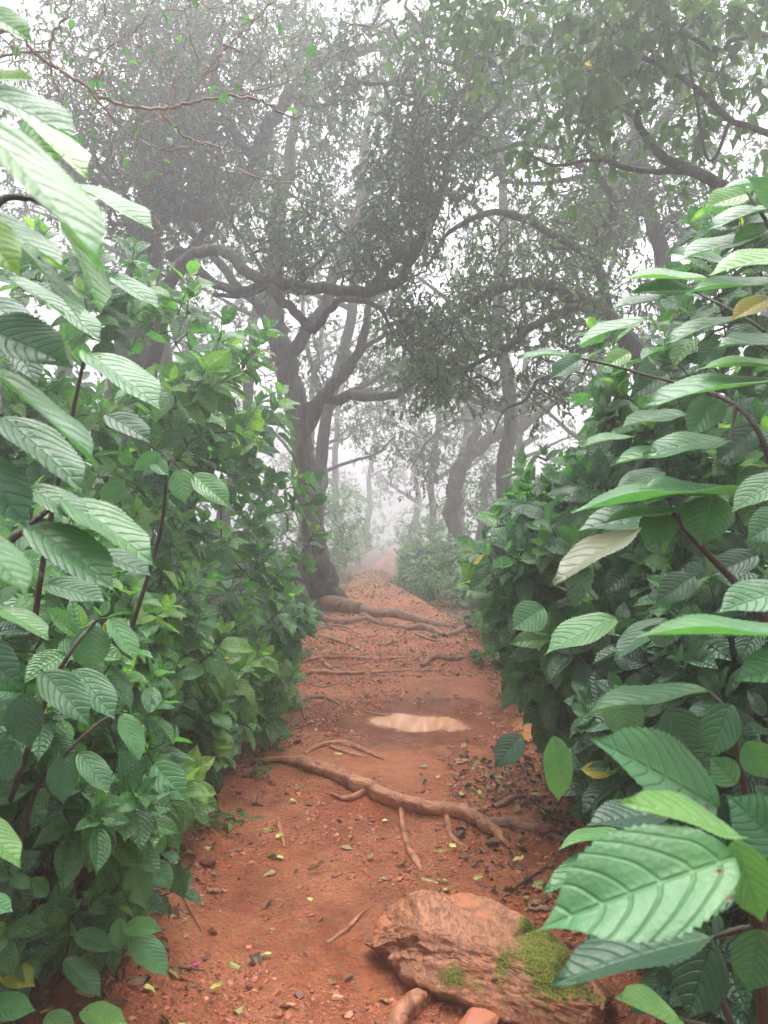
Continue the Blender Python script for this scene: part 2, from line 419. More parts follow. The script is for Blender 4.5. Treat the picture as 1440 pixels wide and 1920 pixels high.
# ------------------------------------------------------------------ leaf templates
def leaf_tmpl(nu, nv, curl=.12, fold=.18, wave=.02, serr=0., sharp=1., seed=0):
    t = np.linspace(0, 1, nu+1); r = rs(seed)
    wv = t**.68*(1-t)**.92; wv /= wv.max()
    wv = np.maximum(wv*(1-.55*sstep(.74, 1, t)), .14*(1-t)); wv[0] = .04; wv[-1] = .004
    s = np.linspace(-1, 1, nv+1)
    T, Sx = np.meshgrid(t, s, indexing='ij')
    Wd = wv[:, None]*np.ones_like(Sx)
    if serr:
        zig = np.where(np.arange(nu+1) % 2 == 0, 1., 1-serr)[:, None]
        Wd = np.where(np.abs(Sx) > .99, Wd*zig, Wd)
    x = Sx*Wd
    tt = T-(serr*.0)*np.abs(Sx)
    k = curl*2.2
    y = np.sin(k*tt)/k if abs(k) > 1e-3 else tt
    z = -(1-np.cos(k*tt))/k if abs(k) > 1e-3 else 0*tt
    z = z+fold*np.abs(x)*.5-.22*fold*x*x+wave*np.sin(tt*11+seed+Sx*1.3)*np.abs(Sx)+wave*.8*np.sin(tt*4+2*seed)*Sx
    V = np.stack([x, y, z], -1).reshape(-1, 3)
    i = np.arange(nu)[:, None]*(nv+1); j = np.arange(nv)[None]
    f = np.stack([i+j, i+j+1, i+nv+1+j+1, i+nv+1+j], -1).reshape(-1, 4)
    uv = np.stack([.5+x*.29, T], -1).reshape(-1, 2)
    return V, f, uv
T_NEAR = [leaf_tmpl(44, 10, .07, .22, .014, .07, seed=i) for i in range(3)]
T_MID = [leaf_tmpl(18, 6, c, fo, w_, .07, seed=i) for i, (c, fo, w_) in enumerate([(.08, .25, .012), (.2, .4, .02), (.3, .3, .02), (.14, .55, .015), (.02, .2, .025), (-.08, .3, .015)])]
T_LOW = [leaf_tmpl(6, 2, c, fo, .02, 0, seed=i) for i, (c, fo) in enumerate([(.15, .4), (.35, .6), (.5, .3)])]
T_TINY = [leaf_tmpl(3, 2, c, fo, .0, 0, seed=i) for i, (c, fo) in enumerate([(.1, .3), (.35, .7), (.5, .3)])]
T_DEAD = [leaf_tmpl(7, 4, c, fo, w_, 0, seed=i) for i, (c, fo, w_) in enumerate([(.5, .9, .05), (-.4, .6, .06), (.2, -.8, .05), (.05, .3, .05)])]

def put_leaves(mb, T, B, D, N, L, W, tone, r):
    k = r.randint(0, len(T), len(B))
    for i, (tv, tf, tu) in enumerate(T):
        m = k == i
        mb.inst(tv, tf, tu, B[m], D[m], N[m], L[m], W[m], tone[m])

def unit(v): return v/(np.linalg.norm(v, axis=-1, keepdims=True)+1e-9)

# ------------------------------------------------------------------ branching network
class Net:
    def __init__(s, cap=60000):
        s.p = np.zeros((cap, 3)); s.par = np.full(cap, -1, int); s.lim = np.zeros(cap, bool); s.n = 0
    def node(s, p, par, lim=False):
        s.p[s.n] = p; s.par[s.n] = par; s.lim[s.n] = lim; s.n += 1; return s.n-1
    def limb(s, pts, join=True):
        """a traced limb resampled by a smooth curve; returns dense points and radii"""
        a = np.array([[*P(q[0], q[1], q[2]), q[3]] for q in pts]) if len(pts[0]) == 4 else np.asarray(pts)
        d = dense(a)
        par = -1
        if join and s.n: par = int(np.argmin(((s.p[:s.n]-d[0, :3])**2).sum(1)))
        for q in d: par = s.node(q[:3], par, True)
        return d
    def reach(s, targets, r, step=.09, wig=.35, maxd=1e9):
        ends = []
        d0 = [((s.p[:s.n]-t)**2).sum(1).min() for t in targets]
        for k in np.argsort(d0):
            t = targets[k]
            dd = ((s.p[:s.n]-t)**2).sum(1)
            j = int(np.argmin(dd)); dist = math.sqrt(dd[j])
            if dist > maxd: ends.append(-1); continue
            m = max(2, int(dist/step)); a = s.p[j].copy(); par = j
            off = r.randn(3)*wig*dist*.4; off2 = r.randn(3)*wig*dist*.25
            for q in range(1, m+1):
                f = q/m
                p = a+(t-a)*f+off*math.sin(pi*f)+off2*math.sin(2*pi*f)
                if q < m: p = p+r.randn(3)*wig*step*.28
                par = s.node(p, par)
            ends.append(par)
        out = np.full(len(targets), -1)
        for k, e in zip(np.argsort(d0), ends): out[k] = e
        return out
    def tubes(s, mb, tip=.002, ex=.45, ns=5, mx=.05, tone=.5):
        n = s.n; cnt = np.ones(n); best = np.full(n, -1); ch = [[] for _ in range(n)]
        kids = np.zeros(n)
        for i in range(n): 
            if s.par[i] >= 0: kids[s.par[i]] += 1; ch[s.par[i]].append(i)
        c = np.where(kids == 0, 1., 0.)
        for i in range(n-1, -1, -1):
            if s.par[i] >= 0: c[s.par[i]] += c[i]
        rad = np.minimum(tip*np.maximum(c, 1)**ex, mx)
        started = set()
        for i in range(n):
            if s.lim[i]: continue
            p = s.par[i]
            if p >= 0 and not s.lim[p]:
                sib = ch[p]
                if max(sib, key=lambda q: c[q]) == i: continue     # continues its parent's chain
            ln = [p, i] if p >= 0 else [i]
            k = i
            while True:
                nx = [q for q in ch[k] if not s.lim[q]]
                if not nx: break
                k = max(nx, key=lambda q: c[q]); ln.append(k)
            if len(ln) < 2: continue
            rr = rad[ln]; 
            if p >= 0: rr[0] = rr[1]
            rr[-1] *= .5
            mb.tube(s.p[ln], rr, 4 if rr.max() < .006 else ns, tone)

def dense(a, k=8):
    """Catmull-Rom through rows of a"""
    a = np.asarray(a, float); n = len(a)
    if n < 3: 
        t = np.linspace(0, 1, k+1)[:, None]; return a[0]*(1-t)+a[-1]*t
    q = np.vstack([2*a[0]-a[1], a, 2*a[-1]-a[-2]]); out = []
    for i in range(1, n):
        p0, p1, p2, p3 = q[i-1], q[i], q[i+1], q[i+2]
        for t in np.linspace(0, 1, k, endpoint=False):
            out.append(.5*((2*p1)+(-p0+p2)*t+(2*p0-5*p1+4*p2-p3)*t*t+(-p0+3*p1-3*p2+p3)*t**3))
    out.append(a[-1]); return np.array(out)

# ------------------------------------------------------------------ trees
def tree(name, label, cat, limbs, clusters, seed, leaf=(.05, .09), tip=.0025, group=None, bark='bark', nleaf=9, T=T_TINY, tone=(.2, .75), spl=.3, wig=.4, hang=.35, maxd=1e9, lump=.25, ns=14, deep=1.):
    limbs = [[(q[0], q[1], q[2]*deep, q[3]*deep) for q in l] for l in limbs]
    clusters = [(q[0], q[1], q[2]*deep, q[3], q[4], q[5]*deep, q[6]) for q in clusters]
    leaf = (leaf[0]*(1+.7*(deep-1)), leaf[1]*(1+.7*(deep-1)))
    r = rs(seed)
    base = P(*limbs[0][0][:3])
    root = empty(name, base); tag(root, label, cat, group)
    net = Net(); wood = MB()
    for li, l in enumerate(limbs):
        d = net.limb(l)
        wig_ = d.copy()
        wig_[:, :3] += (np.stack([fbm(np.arange(len(d))*.35+seed+li, np.full(len(d), q*7.7+li), 2) for q in range(3)], 1))*(d[:, 3:4]*.9)*np.minimum(1, np.arange(len(d))/4.)[:, None]
        net.p[net.n-len(d):net.n] = wig_[:, :3]
        wood.tube(wig_[:, :3], d[:, 3], ns if li == 0 else max(8, ns-4), .5, lump=lump, seed=seed+li*3.1)
    wood.build('trunk', M[bark], root)
    tg = []
    for (px, py, d, rx, ry, rd, n) in clusters:
        n = int(n*(1.3 if deep > 1 else 1.12)); c = P(px, py, d); u = r.randn(n, 3); u = u/np.linalg.norm(u, axis=1, keepdims=True)*(r.rand(n, 1)**.42)
        tg.append(c+u*np.array([rx*d/F, rd, ry*d/F]))
    tg = np.concatenate(tg)
    # keep clumpy: thin the crown where a noise field is low
    f = fbm(tg[:, 0]*1.7+seed, tg[:, 2]*1.7+tg[:, 1]*.9, 2); keep = f > -.12+.2*r.rand(len(tg))-.1
    tg = tg[keep]
    e = net.reach(tg, r, .11, wig, maxd); ok = e >= 0; tg = tg[ok]; e = e[ok]
    tw = MB(); net.tubes(tw, tip, .42, 5, .045)
    # sprigs
    nS = len(tg); pd = unit(tg-net.p[net.par[e]]); out = unit(pd*.9+r.randn(nS, 3)*.55+np.array([0, 0, -hang]))
    B = []; D = []; N = []; L = []; K = []
    for s_ in range(nS):
        ln = spl*(.5+.8*r.rand()); pts = [tg[s_]]; dr = out[s_].copy()
        for q in range(3):
            pts.append(pts[-1]+dr*ln/3); dr = unit(dr+r.randn(3)*.3+np.array([0, 0, -.15*hang]))
        pts = np.array(pts); tw.tube(pts, [tip, tip*.8, tip*.6, tip*.4], 3)
        m = r.randint(nleaf-3, nleaf+3); t = np.linspace(.12, 1, m)*3
        i = np.minimum(t.astype(int), 2); b = pts[i]+(pts[i+1]-pts[i])*(t-i)[:, None]
        ax = unit(pts[i+1]-pts[i])
        B.append(b); D.append(unit(ax*.55+r.randn(m, 3)*.65+np.array([0, 0, -.25])))
        N.append(unit(r.randn(m, 3)*.5+np.array([0, 0, 1.])))
        L.append(leaf[0]+(leaf[1]-leaf[0])*r.rand(m)); K.append(np.clip(tone[0]+(tone[1]-tone[0])*(.6*r.rand()+.4*r.rand(m)), 0, 1))
    B, D, N, L, K = [np.concatenate(q) for q in (B, D, N, L, K)]
    rare = r.rand(len(K)) < .004; K[rare] = .96
    crown = MB(); put_leaves(crown, T, B, D, N, L, .19+.06*r.rand(len(B)), K, r)
    tw.build('twigs', M[bark], root)
    crown.build('crown', M['crown'], root)
    return root

# ------------------------------------------------------------------ broad-leaved shrubs
def shoots(mb, stems, tips, dirs, r, leaf, T, pairs=(3, 5), tone=(.2, .7), young=.35, Wd=.28, outs=None):
    B = []; D = []; N = []; L = []; K = []; Wl = []
    for p, d, o_ in zip(tips, dirs, dirs if outs is None else outs):
        k = r.randint(pairs[0], pairs[1]+1); lf = leaf[0]+(leaf[1]-leaf[0])*r.rand()
        inter = lf*(.22+.16*r.rand()); pts = [p]; dd = d.copy(); yg = r.rand() < young
        tn = tone[0]+(tone[1]-tone[0])*r.rand(); az = r.rand()*pi
        for q in range(k):
            pts.append(pts[-1]+dd*inter*(1-.12*q)); dd = unit(dd+r.randn(3)*.12+np.array([0, 0, .08]))
        pts = np.array(pts); stems.tube(np.vstack([p-d*inter, pts]), np.linspace(lf*.022, lf*.010, k+2), 4)
        for q in range(k+1):
            f = q/k; sz = lf*(1.0-.55*f**2.2)*(.78+.3*r.rand()); a = unit(pts[min(q+1, k)]-pts[max(q-1, 0)])
            u = unit(np.cross(a, [.1, .2, 1.])); v = np.cross(a, u); ang = az+q*pi/2+r.randn()*.25
            for s_ in (1, -1):
                if r.rand() < .06: continue
                sd = s_*(u*math.cos(ang)+v*math.sin(ang))
                elev = .25+.75*f
                dr = unit(sd*(1.15-.45*f)+a*elev+np.array([0, 0, -.62*(1-f)])+r.randn(3)*.14)
                B.append(pts[q]+dr*sz*.08); D.append(dr)
                N.append(unit(a*.25+np.array([0, 0, .62])+o_*.55+r.randn(3)*.2))
                L.append(sz); Wl.append(Wd*(.85+.3*r.rand()))
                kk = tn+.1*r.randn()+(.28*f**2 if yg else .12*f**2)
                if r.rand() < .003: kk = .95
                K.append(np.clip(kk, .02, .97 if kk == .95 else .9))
    if not B: return
    B, D, N, L, K, Wl = [np.array(q) for q in (B, D, N, L, K, Wl)]
    put_leaves(mb, T, B, D, N, L, Wl, K, r)

def blob_tips(blobs, r, depth=.0):
    """points on the outer skin of a union of ellipsoids, with outward directions"""
    Pts = []; Ns = []
    for bi, (cx, cyy, cz, ax, ay, az, n) in enumerate(blobs):
        u = unit(r.randn(int(n), 3)); k = 1-depth*r.rand(len(u), 1)
        lump = 1+.16*fbm(u[:, 0]*2.2+bi*3, u[:, 2]*2.2+u[:, 1]*1.7, 2)[:, None]
        p = np.array([cx, cyy, cz])+u*np.array([ax, ay, az])*k*lump
        nn = unit(u/np.array([ax, ay, az]))
        keep = np.ones(len(p), bool)
        for bj, (x2, y2, z2, a2, b2, c2, _) in enumerate(blobs):
            if bj == bi: continue
            e = ((p-np.array([x2, y2, z2]))/np.array([a2, b2, c2])); keep &= (e**2).sum(1) > .72
        keep &= p[:, 2] > h(p[:, 0], p[:, 1])+.06
        Pts.append(p[keep]); Ns.append(nn[keep])
    return np.concatenate(Pts), np.concatenate(Ns)

def shrub(name, label, cat, blobs, bases, seed, leaf=(.11, .17), T=T_MID, inner=.5, ratio_in=.35, mat='leaf', group=None, tone=(.2, .7), pairs=(3, 5), up=.55, young=.35, net_step=.12, clip=True, cut=None, tip=.0022, face=0., extra=None):
    r = rs(seed); base = np.array([bases[0][0], bases[0][1], float(h(bases[0][0], bases[0][1]))])
    root = empty(name, base); tag(root, label, cat, group)
    p1, n1 = blob_tips(blobs, r, .08)
    p2, n2 = blob_tips([(*b[:6], b[6]*ratio_in) for b in blobs], r, inner)
    p = np.concatenate([p1, p2]); n = np.concatenate([n1, n2])
    k = np.ones(len(p), bool)
    if clip: k &= ~((np.abs(p[:, 0]-path_c(p[:, 1])) < path_w(p[:, 1])-.12-.22*sstep(.3, 1.2, p[:, 2])) & (p[:, 2] < 2.6))
    if cut is not None: k &= ~cut(p)
    p, n = p[k], n[k]
    d = unit(n*.75+r.randn(len(p), 3)*.22+np.array([0, 0, up])+face*unit(np.array([0, 0, CAM_H])-p))
    fol = MB(); st = MB(); net = Net()
    for b in bases:
        g = float(h(b[0], b[1])); i = net.node(np.array([b[0], b[1], g-.03]), -1)
        for q in range(1, 4): i = net.node(np.array([b[0]+r.randn()*.03, b[1]+r.randn()*.03, g+q*.07]), i)
    start = p-d*.05
    net.reach(start, r, net_step, .22)
    net.tubes(st, tip, .36, 6, .022)
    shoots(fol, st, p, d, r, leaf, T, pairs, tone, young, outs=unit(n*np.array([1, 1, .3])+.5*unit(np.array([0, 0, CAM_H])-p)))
    if extra: extra(fol, st, r)
    st.build('stems', M['stem'], root)
    fol.build('foliage', M[mat], root)
    return root

# left side of the path
shrub('broadleaf_shrub', 'tall dense green shrub filling the bank just before the mossy trunk', 'shrub',
      [(-1.52, 5.3, 1.0, .92, .9, 1.25, 120), (-1.15, 4.9, .62, .55, .8, .75, 50), (-1.25, 5.5, 1.72, .6, .55, .62, 40)],
      [(-1.5, 5.3), (-1.25, 4.9), (-1.7, 5.6)], 11, leaf=(.16, .23), group='broad-leaved shrubs lining the path', tone=(.4, .76), face=.25)
shrub('broadleaf_shrub', 'tall shrub with a pale shoot leaning out below the dark arching bough', 'shrub',
      [(-1.85, 4.0, 1.15, .85, .8, 1.35, 200), (-1.6, 3.9, 2.15, .95, .5, .5, 90), (-1.95, 4.1, 2.55, .6, .5, .35, 40)],
      [(-1.8, 4.0), (-2.1, 4.3), (-1.5, 3.8)], 12, leaf=(.14, .20), group='broad-leaved shrubs lining the path', tone=(.35, .78), face=.3)
shrub('broadleaf_shrub', 'bushy shrub with wet leaves spilling down beside the big muddy root', 'shrub',
      [(-1.45, 3.45, .55, .68, .62, .68, 170), (-1.15, 4.1, .45, .38, .45, .42, 50), (-1.6, 2.9, .95, .6, .45, .55, 90)],
      [(-1.45, 3.4), (-1.2, 4.0), (-1.6, 3.0)], 13, leaf=(.13, .19), group='broad-leaved shrubs lining the path', tone=(.5, .86), face=.3)
shrub('broadleaf_shrub', 'fine-leaved low shrub with small bright leaves at the path edge by the puddle', 'shrub',
      [(-.98, 4.75, .42, .28, .4, .34, 70), (-1.0, 5.3, .3, .22, .4, .24, 40)],
      [(-1.05, 4.75), (-1.05, 5.2)], 14, leaf=(.06, .10), group='broad-leaved shrubs lining the path', tone=(.5, .85), face=.2)
shrub('broadleaf_shrub', 'dark shrub with large drooping leaves above the seedling in the corner', 'shrub',
      [(-1.12, 2.2, .75, .38, .38, .55, 75), (-1.0, 2.55, .35, .3, .3, .3, 34)],
      [(-1.15, 2.25), (-1.1, 2.5)], 15, leaf=(.11, .16), group='broad-leaved shrubs lining the path', tone=(.3, .7), face=.35)
# right side of the path
shrub('broadleaf_shrub', 'tall dark green shrub with hanging lower leaves across from the puddle', 'shrub',
      [(1.42, 3.75, .95, .72, .7, .85, 190), (.98, 3.65, 1.08, .46, .5, .5, 85), (1.35, 4.3, 1.25, .6, .6, .6, 70)],
      [(1.45, 3.7), (1.3, 3.9), (1.6, 3.6)], 21, leaf=(.15, .22), group='broad-leaved shrubs lining the path', tone=(.25, .7), face=.3)
shrub('broadleaf_shrub', 'tallest shrub with layered pale leaves rising towards the canopy', 'shrub',
      [(1.6, 2.9, 1.6, .6, .6, 1.0, 170), (1.75, 3.1, 2.25, .5, .5, .5, 70), (1.3, 3.1, 1.95, .36, .45, .32, 40)],
      [(1.65, 2.95), (1.8, 3.1), (1.5, 2.8)], 22, leaf=(.13, .19), group='broad-leaved shrubs lining the path', tone=(.25, .7), up=.75, face=.2)
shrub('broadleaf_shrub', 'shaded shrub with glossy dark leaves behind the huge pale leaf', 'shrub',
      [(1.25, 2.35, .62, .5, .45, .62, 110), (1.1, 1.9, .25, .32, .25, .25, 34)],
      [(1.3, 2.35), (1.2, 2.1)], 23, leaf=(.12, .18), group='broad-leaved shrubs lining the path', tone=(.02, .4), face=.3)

# ------------------------------------------------------------------ near plants with leaves traced one by one
def traced_plant(name, label, cat, base, rows, stems, seed, extra_leaf=None):
    r = rs(seed); root = empty(name, base); tag(root, label, cat)
    for i, row in enumerate(rows):
        bx, by, tx, ty, hw, d0, d1, tn = row[:8]; tn = min(tn+.12, .93) if seed == 34 and tn < .8 else tn; roll = row[8] if len(row) > 8 else 0
        d1 = d0+(d1-d0)*.35; b = P(bx, by, d0); t = P(tx, ty, d1); ax = t-b; L = np.linalg.norm(ax); D = ax/L
        mid = (b+t)/2; view = unit(np.array([0, 0, CAM_H])-mid)
        face = unit(view-D*np.dot(view, D)); side = np.cross(D, face)
        up = np.array([0, 0, 1.]); 
        real = .285*L; app = hw*mid[1]/F; c = min(.97, app/real)
        W_ = .285 if app <= real else app/L
        th = math.acos(c); sg = 1 if np.dot(side, up) > 0 else -1
        if abs(np.dot(side, up)) < .25: sg = 1 if np.dot(side, [-np.sign(mid[0]), 0, 0]) < 0 else -1
        N = face*math.cos(th)+sg*side*math.sin(th)
        if roll: N = -N
        mb = MB(); tv, tf, tu = T_NEAR[i % 3]
        tv = tv.copy(); # the traced chord joins base and tip of the bent blade
        a = tv[-1].copy(); an = math.atan2(a[2], a[1]); ca, sa = math.cos(-an), math.sin(-an)
        yy = tv[:, 1]*ca-tv[:, 2]*sa; zz = tv[:, 1]*sa+tv[:, 2]*ca; k = 1/math.hypot(a[1], a[2])
        tv[:, 1] = yy*k; tv[:, 2] = zz*k
        mb.inst(tv, tf, tu, b[None], D[None], N[None], np.array([L]), np.array([W_]), np.array([abs(tn)]))
        o = mb.build('leaf', M['leaf_near' if tn > 0 else 'leaf_grey'], root)
        if tn < 0: o['label'] = 'grey-green ageing leaf with a small hole'
    st = MB()
    for s_ in stems:
        a = dense([[*P(q[0], q[1], q[2]), q[3]] for q in s_], 6); st.tube(a[:, :3], a[:, 3], 7, lump=.1)
    st.build('stems', M['stem'], root)
    return root

LEFT_NEAR = [
 (-40,15,62,80,24,.75,.72,.80),(-30,150,64,148,10,.8,.78,.88),(-40,170,143,258,26,.72,.62,.5),
 (-20,178,164,338,26,.95,.8,.86),(60,225,100,322,38,1.0,.95,.8),(-60,215,192,495,44,.46,.36,.62),
 (118,412,188,588,26,.95,.85,.8),(122,345,292,432,13,1.0,.9,.62),(-40,395,124,505,15,.8,.72,.45),
 (-60,400,36,520,42,.5,.48,.9),(40,470,152,602,10,.9,.8,.5),(10,520,122,588,12,1.0,.9,.55),
 (-40,610,136,690,52,.95,.85,.35),(160,662,302,768,30,1.35,1.15,.62),(-30,690,188,872,16,.85,.72,.5),
 (0,780,158,928,40,.95,.85,.5),(-60,850,52,992,48,.8,.72,.3),(50,915,172,985,26,1.1,1.0,.45),
 (118,935,288,1062,36,1.1,.98,.58),(55,985,216,1108,44,1.05,.92,.42),(-50,1000,54,1118,34,.48,.42,.66),
 (200,778,286,832,24,1.5,1.4,.22),(178,1035,284,1080,20,1.35,1.2,.3),(90,1095,200,1130,24,1.4,1.3,.4),
 (0,1142,92,1202,20,1.2,1.1,.72),(172,1172,170,1262,38,1.75,1.68,.48),(205,1160,258,1242,20,1.75,1.65,.66),
 (78,1258,168,1362,36,1.35,1.25,.42),(140,1255,216,1350,30,1.4,1.28,.5),(42,1300,55,1405,36,1.3,1.25,.15),
 (-60,1530,38,1628,30,.95,.85,.78),(120,1415,118,1508,30,1.8,1.75,.35),(148,1412,208,1490,24,1.8,1.7,.45),
 (228,1338,262,1428,22,1.9,1.8,.7),(288,1432,350,1502,32,2.1,2.0,.6),(-40,1690,24,1710,22,1.4,1.3,.6),
 (-40,560,60,620,26,1.1,1.0,.3),(90,560,190,640,20,1.4,1.3,.5),(20,640,70,720,28,1.2,1.1,.2),
 (-60,1200,40,1290,40,1.0,.95,.25),(30,1390,-20,1470,36,1.1,1.05,.2),(210,520,300,580,16,1.6,1.5,.6),
 (170,590,120,640,18,1.5,1.45,.7),(230,900,190,955,22,1.7,1.65,.4),(285,862,316,892,16,1.95,1.85,.6),
 (338,880,348,945,26,1.95,1.85,.6),(362,890,432,952,24,1.95,1.85,.62),(300,850,250,882,16,1.95,1.9,.6),
]
LEFT_STEMS = [
 [(-200,1500,1.0,.008),(-90,1250,1.0,.007),(-20,1060,1.05,.006),(55,985,1.1,.005),(118,935,1.15,.003)],
 [(-150,1200,.9,.008),(-80,800,.9,.007),(-40,560,.95,.006),(-10,390,.95,.005),(60,374,.98,.004),(118,412,.95,.002)],
 [(-10,390,.95,.005),(-30,250,.85,.004),(-30,150,.8,.003),(-40,15,.75,.002)],
 [(-80,800,.9,.006),(-10,700,1.0,.004),(0,780,.95,.003)],
 [(20,1500,1.9,.007),(100,1280,1.7,.006),(172,1172,1.75,.004),(205,1160,1.75,.003)],
 [(-20,1800,1.9,.008),(60,1500,1.9,.007),(120,1415,1.8,.005),(228,1338,1.9,.003),(288,1432,2.1,.002)],
 [(100,1280,1.7,.005),(78,1258,1.4,.003)],
 [(60,1200,1.4,.006),(90,1000,1.4,.005),(160,662,1.4,.003)],
 [(240,1200,2.0,.006),(300,1000,2.0,.005),(315,870,1.95,.003),(338,880,1.95,.002)],
]
traced_plant('overhanging_shrub', 'very close shrub with big out-of-focus leaves hanging into the path', 'shrub', (-1.0, 1.1, float(h(-1.0, 1.1))), LEFT_NEAR, LEFT_STEMS, 31)

RIGHT_NEAR = [
 (1378,1608,1008,1748,98,.60,.55,.6),(1345,1515,1108,1384,66,.74,.66,.5),(1392,1572,1170,1498,26,.66,.60,.84),
 (1375,1575,1428,1728,46,.62,.60,.74),(1480,1600,1362,1490,58,.68,.74,.42),(1335,1758,1036,1838,44,.84,.72,.16),
 (1335,1768,1290,1912,52,.88,.82,.06),(1425,1742,1402,1862,46,.8,.78,.28),(1275,1912,1158,1866,24,1.1,1.0,.82),
 (1250,1528,1096,1552,28,1.0,.92,.1),(1160,1560,1046,1592,14,1.15,1.05,.8),(1180,1600,1018,1668,24,1.1,1.0,.55),
 (1200,1650,1100,1790,40,1.1,1.05,.15),(1380,1650,1270,1715,36,.9,.85,.1),
 (1160,1305,1180,1392,40,1.7,1.6,.45),(1330,1298,1088,1348,18,1.3,1.2,.4),(1036,1380,1048,1504,28,2.1,2.05,.72),(978,1378,928,1438,28,2.5,2.4,.1),
 (1250,1330,1300,1420,44,1.4,1.35,.2),(1370,1320,1330,1420,38,1.2,1.2,.3),(1400,1390,1440,1460,34,1.1,1.1,.5),(1380,1470,1330,1420,30,1.2,1.25,.6),
]
RIGHT_STEMS = [
 [(1500,2300,.95,.009),(1440,1960,.9,.008),(1420,1740,.85,.007),(1400,1640,.68,.006),(1380,1590,.66,.005),(1378,1575,.66,.003)],
 [(1420,1740,.84,.005),(1380,1745,.85,.004),(1335,1758,.86,.002)],
 [(1440,1960,.9,.006),(1340,1930,1.0,.005),(1275,1912,1.1,.003)],
 [(1440,2100,1.2,.006),(1300,1750,1.2,.005),(1180,1600,1.12,.003),(1160,1560,1.15,.002)],
 [(1440,1800,1.4,.007),(1400,1500,1.3,.006),(1330,1298,1.3,.004),(1160,1305,1.7,.002)],
]
traced_plant('big_leaf_plant', 'closest plant with huge pale leaf and dark glossy leaves over the rock', 'plant', (.62, .95, float(h(.62, .95))), RIGHT_NEAR, RIGHT_STEMS, 32)

RIGHT_UP = [
 (1402,362,1320,392,20,1.9,1.8,.85),(1470,352,1352,352,6,1.8,1.7,.5),(1480,385,1325,425,10,1.8,1.65,.55),(1420,448,1272,492,14,1.8,1.65,.5),
 (1500,480,1328,515,20,1.6,1.5,.86),(1380,500,1250,470,10,1.9,1.8,.5),(1480,535,1285,552,8,1.7,1.6,.5),(1330,528,1165,522,8,2.1,2.0,.8),
 (1300,545,1185,545,16,2.1,2.05,.45),(1250,560,1145,582,8,2.1,2.0,.5),(1215,600,1082,646,13,1.9,1.75,.52),(1395,595,1245,640,12,1.7,1.6,.52),
 (1480,640,1340,655,12,1.5,1.4,.25),(1490,690,1310,690,8,1.5,1.4,.8),(1085,668,970,668,5,2.2,2.1,.5),(1090,672,1030,712,18,2.1,2.05,.35),
 (1180,660,1130,690,18,2.2,2.1,.85),(1480,715,1205,752,15,1.45,1.3,.52),(1290,778,1160,805,13,1.8,1.65,.5),(1350,740,1290,820,34,1.7,1.65,.45),
 (1368,828,1205,850,20,1.5,1.4,.5),(1300,845,1145,875,13,1.7,1.6,.55),(1245,885,1152,922,18,1.8,1.7,.4),(1190,820,1090,832,8,2.0,1.9,.75),
 (1345,930,1198,918,14,1.4,1.3,.5),(1380,925,1070,958,13,1.4,1.2,.55),(1338,930,1312,1022,50,1.35,1.28,.5),(1250,962,1212,1028,36,1.4,1.3,.62),
 (1270,960,1130,980,14,1.4,1.3,.6),(1200,993,1036,1090,26,1.3,1.15,-.22),(1270,975,1075,1000,26,1.6,1.5,.25),(1480,890,1370,960,30,1.25,1.2,.45),
 (1480,960,1400,1015,36,1.2,1.15,.4),(1480,1105,1345,1152,34,1.0,.92,.55),(1520,1200,1192,1190,17,.8,.72,.58),(1520,1240,1378,1272,36,.75,.7,.5),
 (1155,1160,1020,1230,28,1.9,1.75,.72),(1020,1140,960,1180,34,2.3,2.2,.5),(1250,1160,1150,1235,22,1.8,1.7,.35),(1265,1200,1200,1180,20,1.7,1.7,.3),
 (1480,400,1400,330,24,1.6,1.6,.6),(1440,430,1370,460,20,1.8,1.75,.8),(1350,640,1310,690,24,1.8,1.75,.3),(1440,560,1370,600,20,1.6,1.55,.96),
 (1250,700,1180,745,22,2.0,1.95,.15),(1420,800,1340,870,30,1.7,1.65,.12),(1420,1040,1330,1080,26,1.6,1.55,.15),(1300,1080,1230,1130,30,1.8,1.7,.2),
]
RIGHT_UPS = [
 [(1500,1900,1.5,.011),(1480,1500,1.5,.010),(1450,1200,1.45,.009),(1300,1010,1.4,.006),(1262,962,1.4,.004)],
 [(1450,1200,1.45,.008),(1460,900,1.5,.008),(1380,928,1.4,.003)],
 [(1460,900,1.5,.007),(1470,650,1.6,.006),(1450,450,1.75,.005),(1402,362,1.85,.003)],
 [(1460,900,1.5,.006),(1380,760,1.6,.005),(1200,700,2.0,.004),(1090,672,2.1,.003)],
 [(1470,650,1.6,.005),(1395,595,1.75,.004),(1300,545,2.05,.003)],
 [(1380,760,1.6,.005),(1368,828,1.55,.003)],
]
traced_plant('layered_shrub', 'close shrub whose pale leaves lie in flat tiers, one leaf turning grey with a hole', 'shrub', (1.15, 1.5, float(h(1.15, 1.5))), RIGHT_UP, RIGHT_UPS, 33)

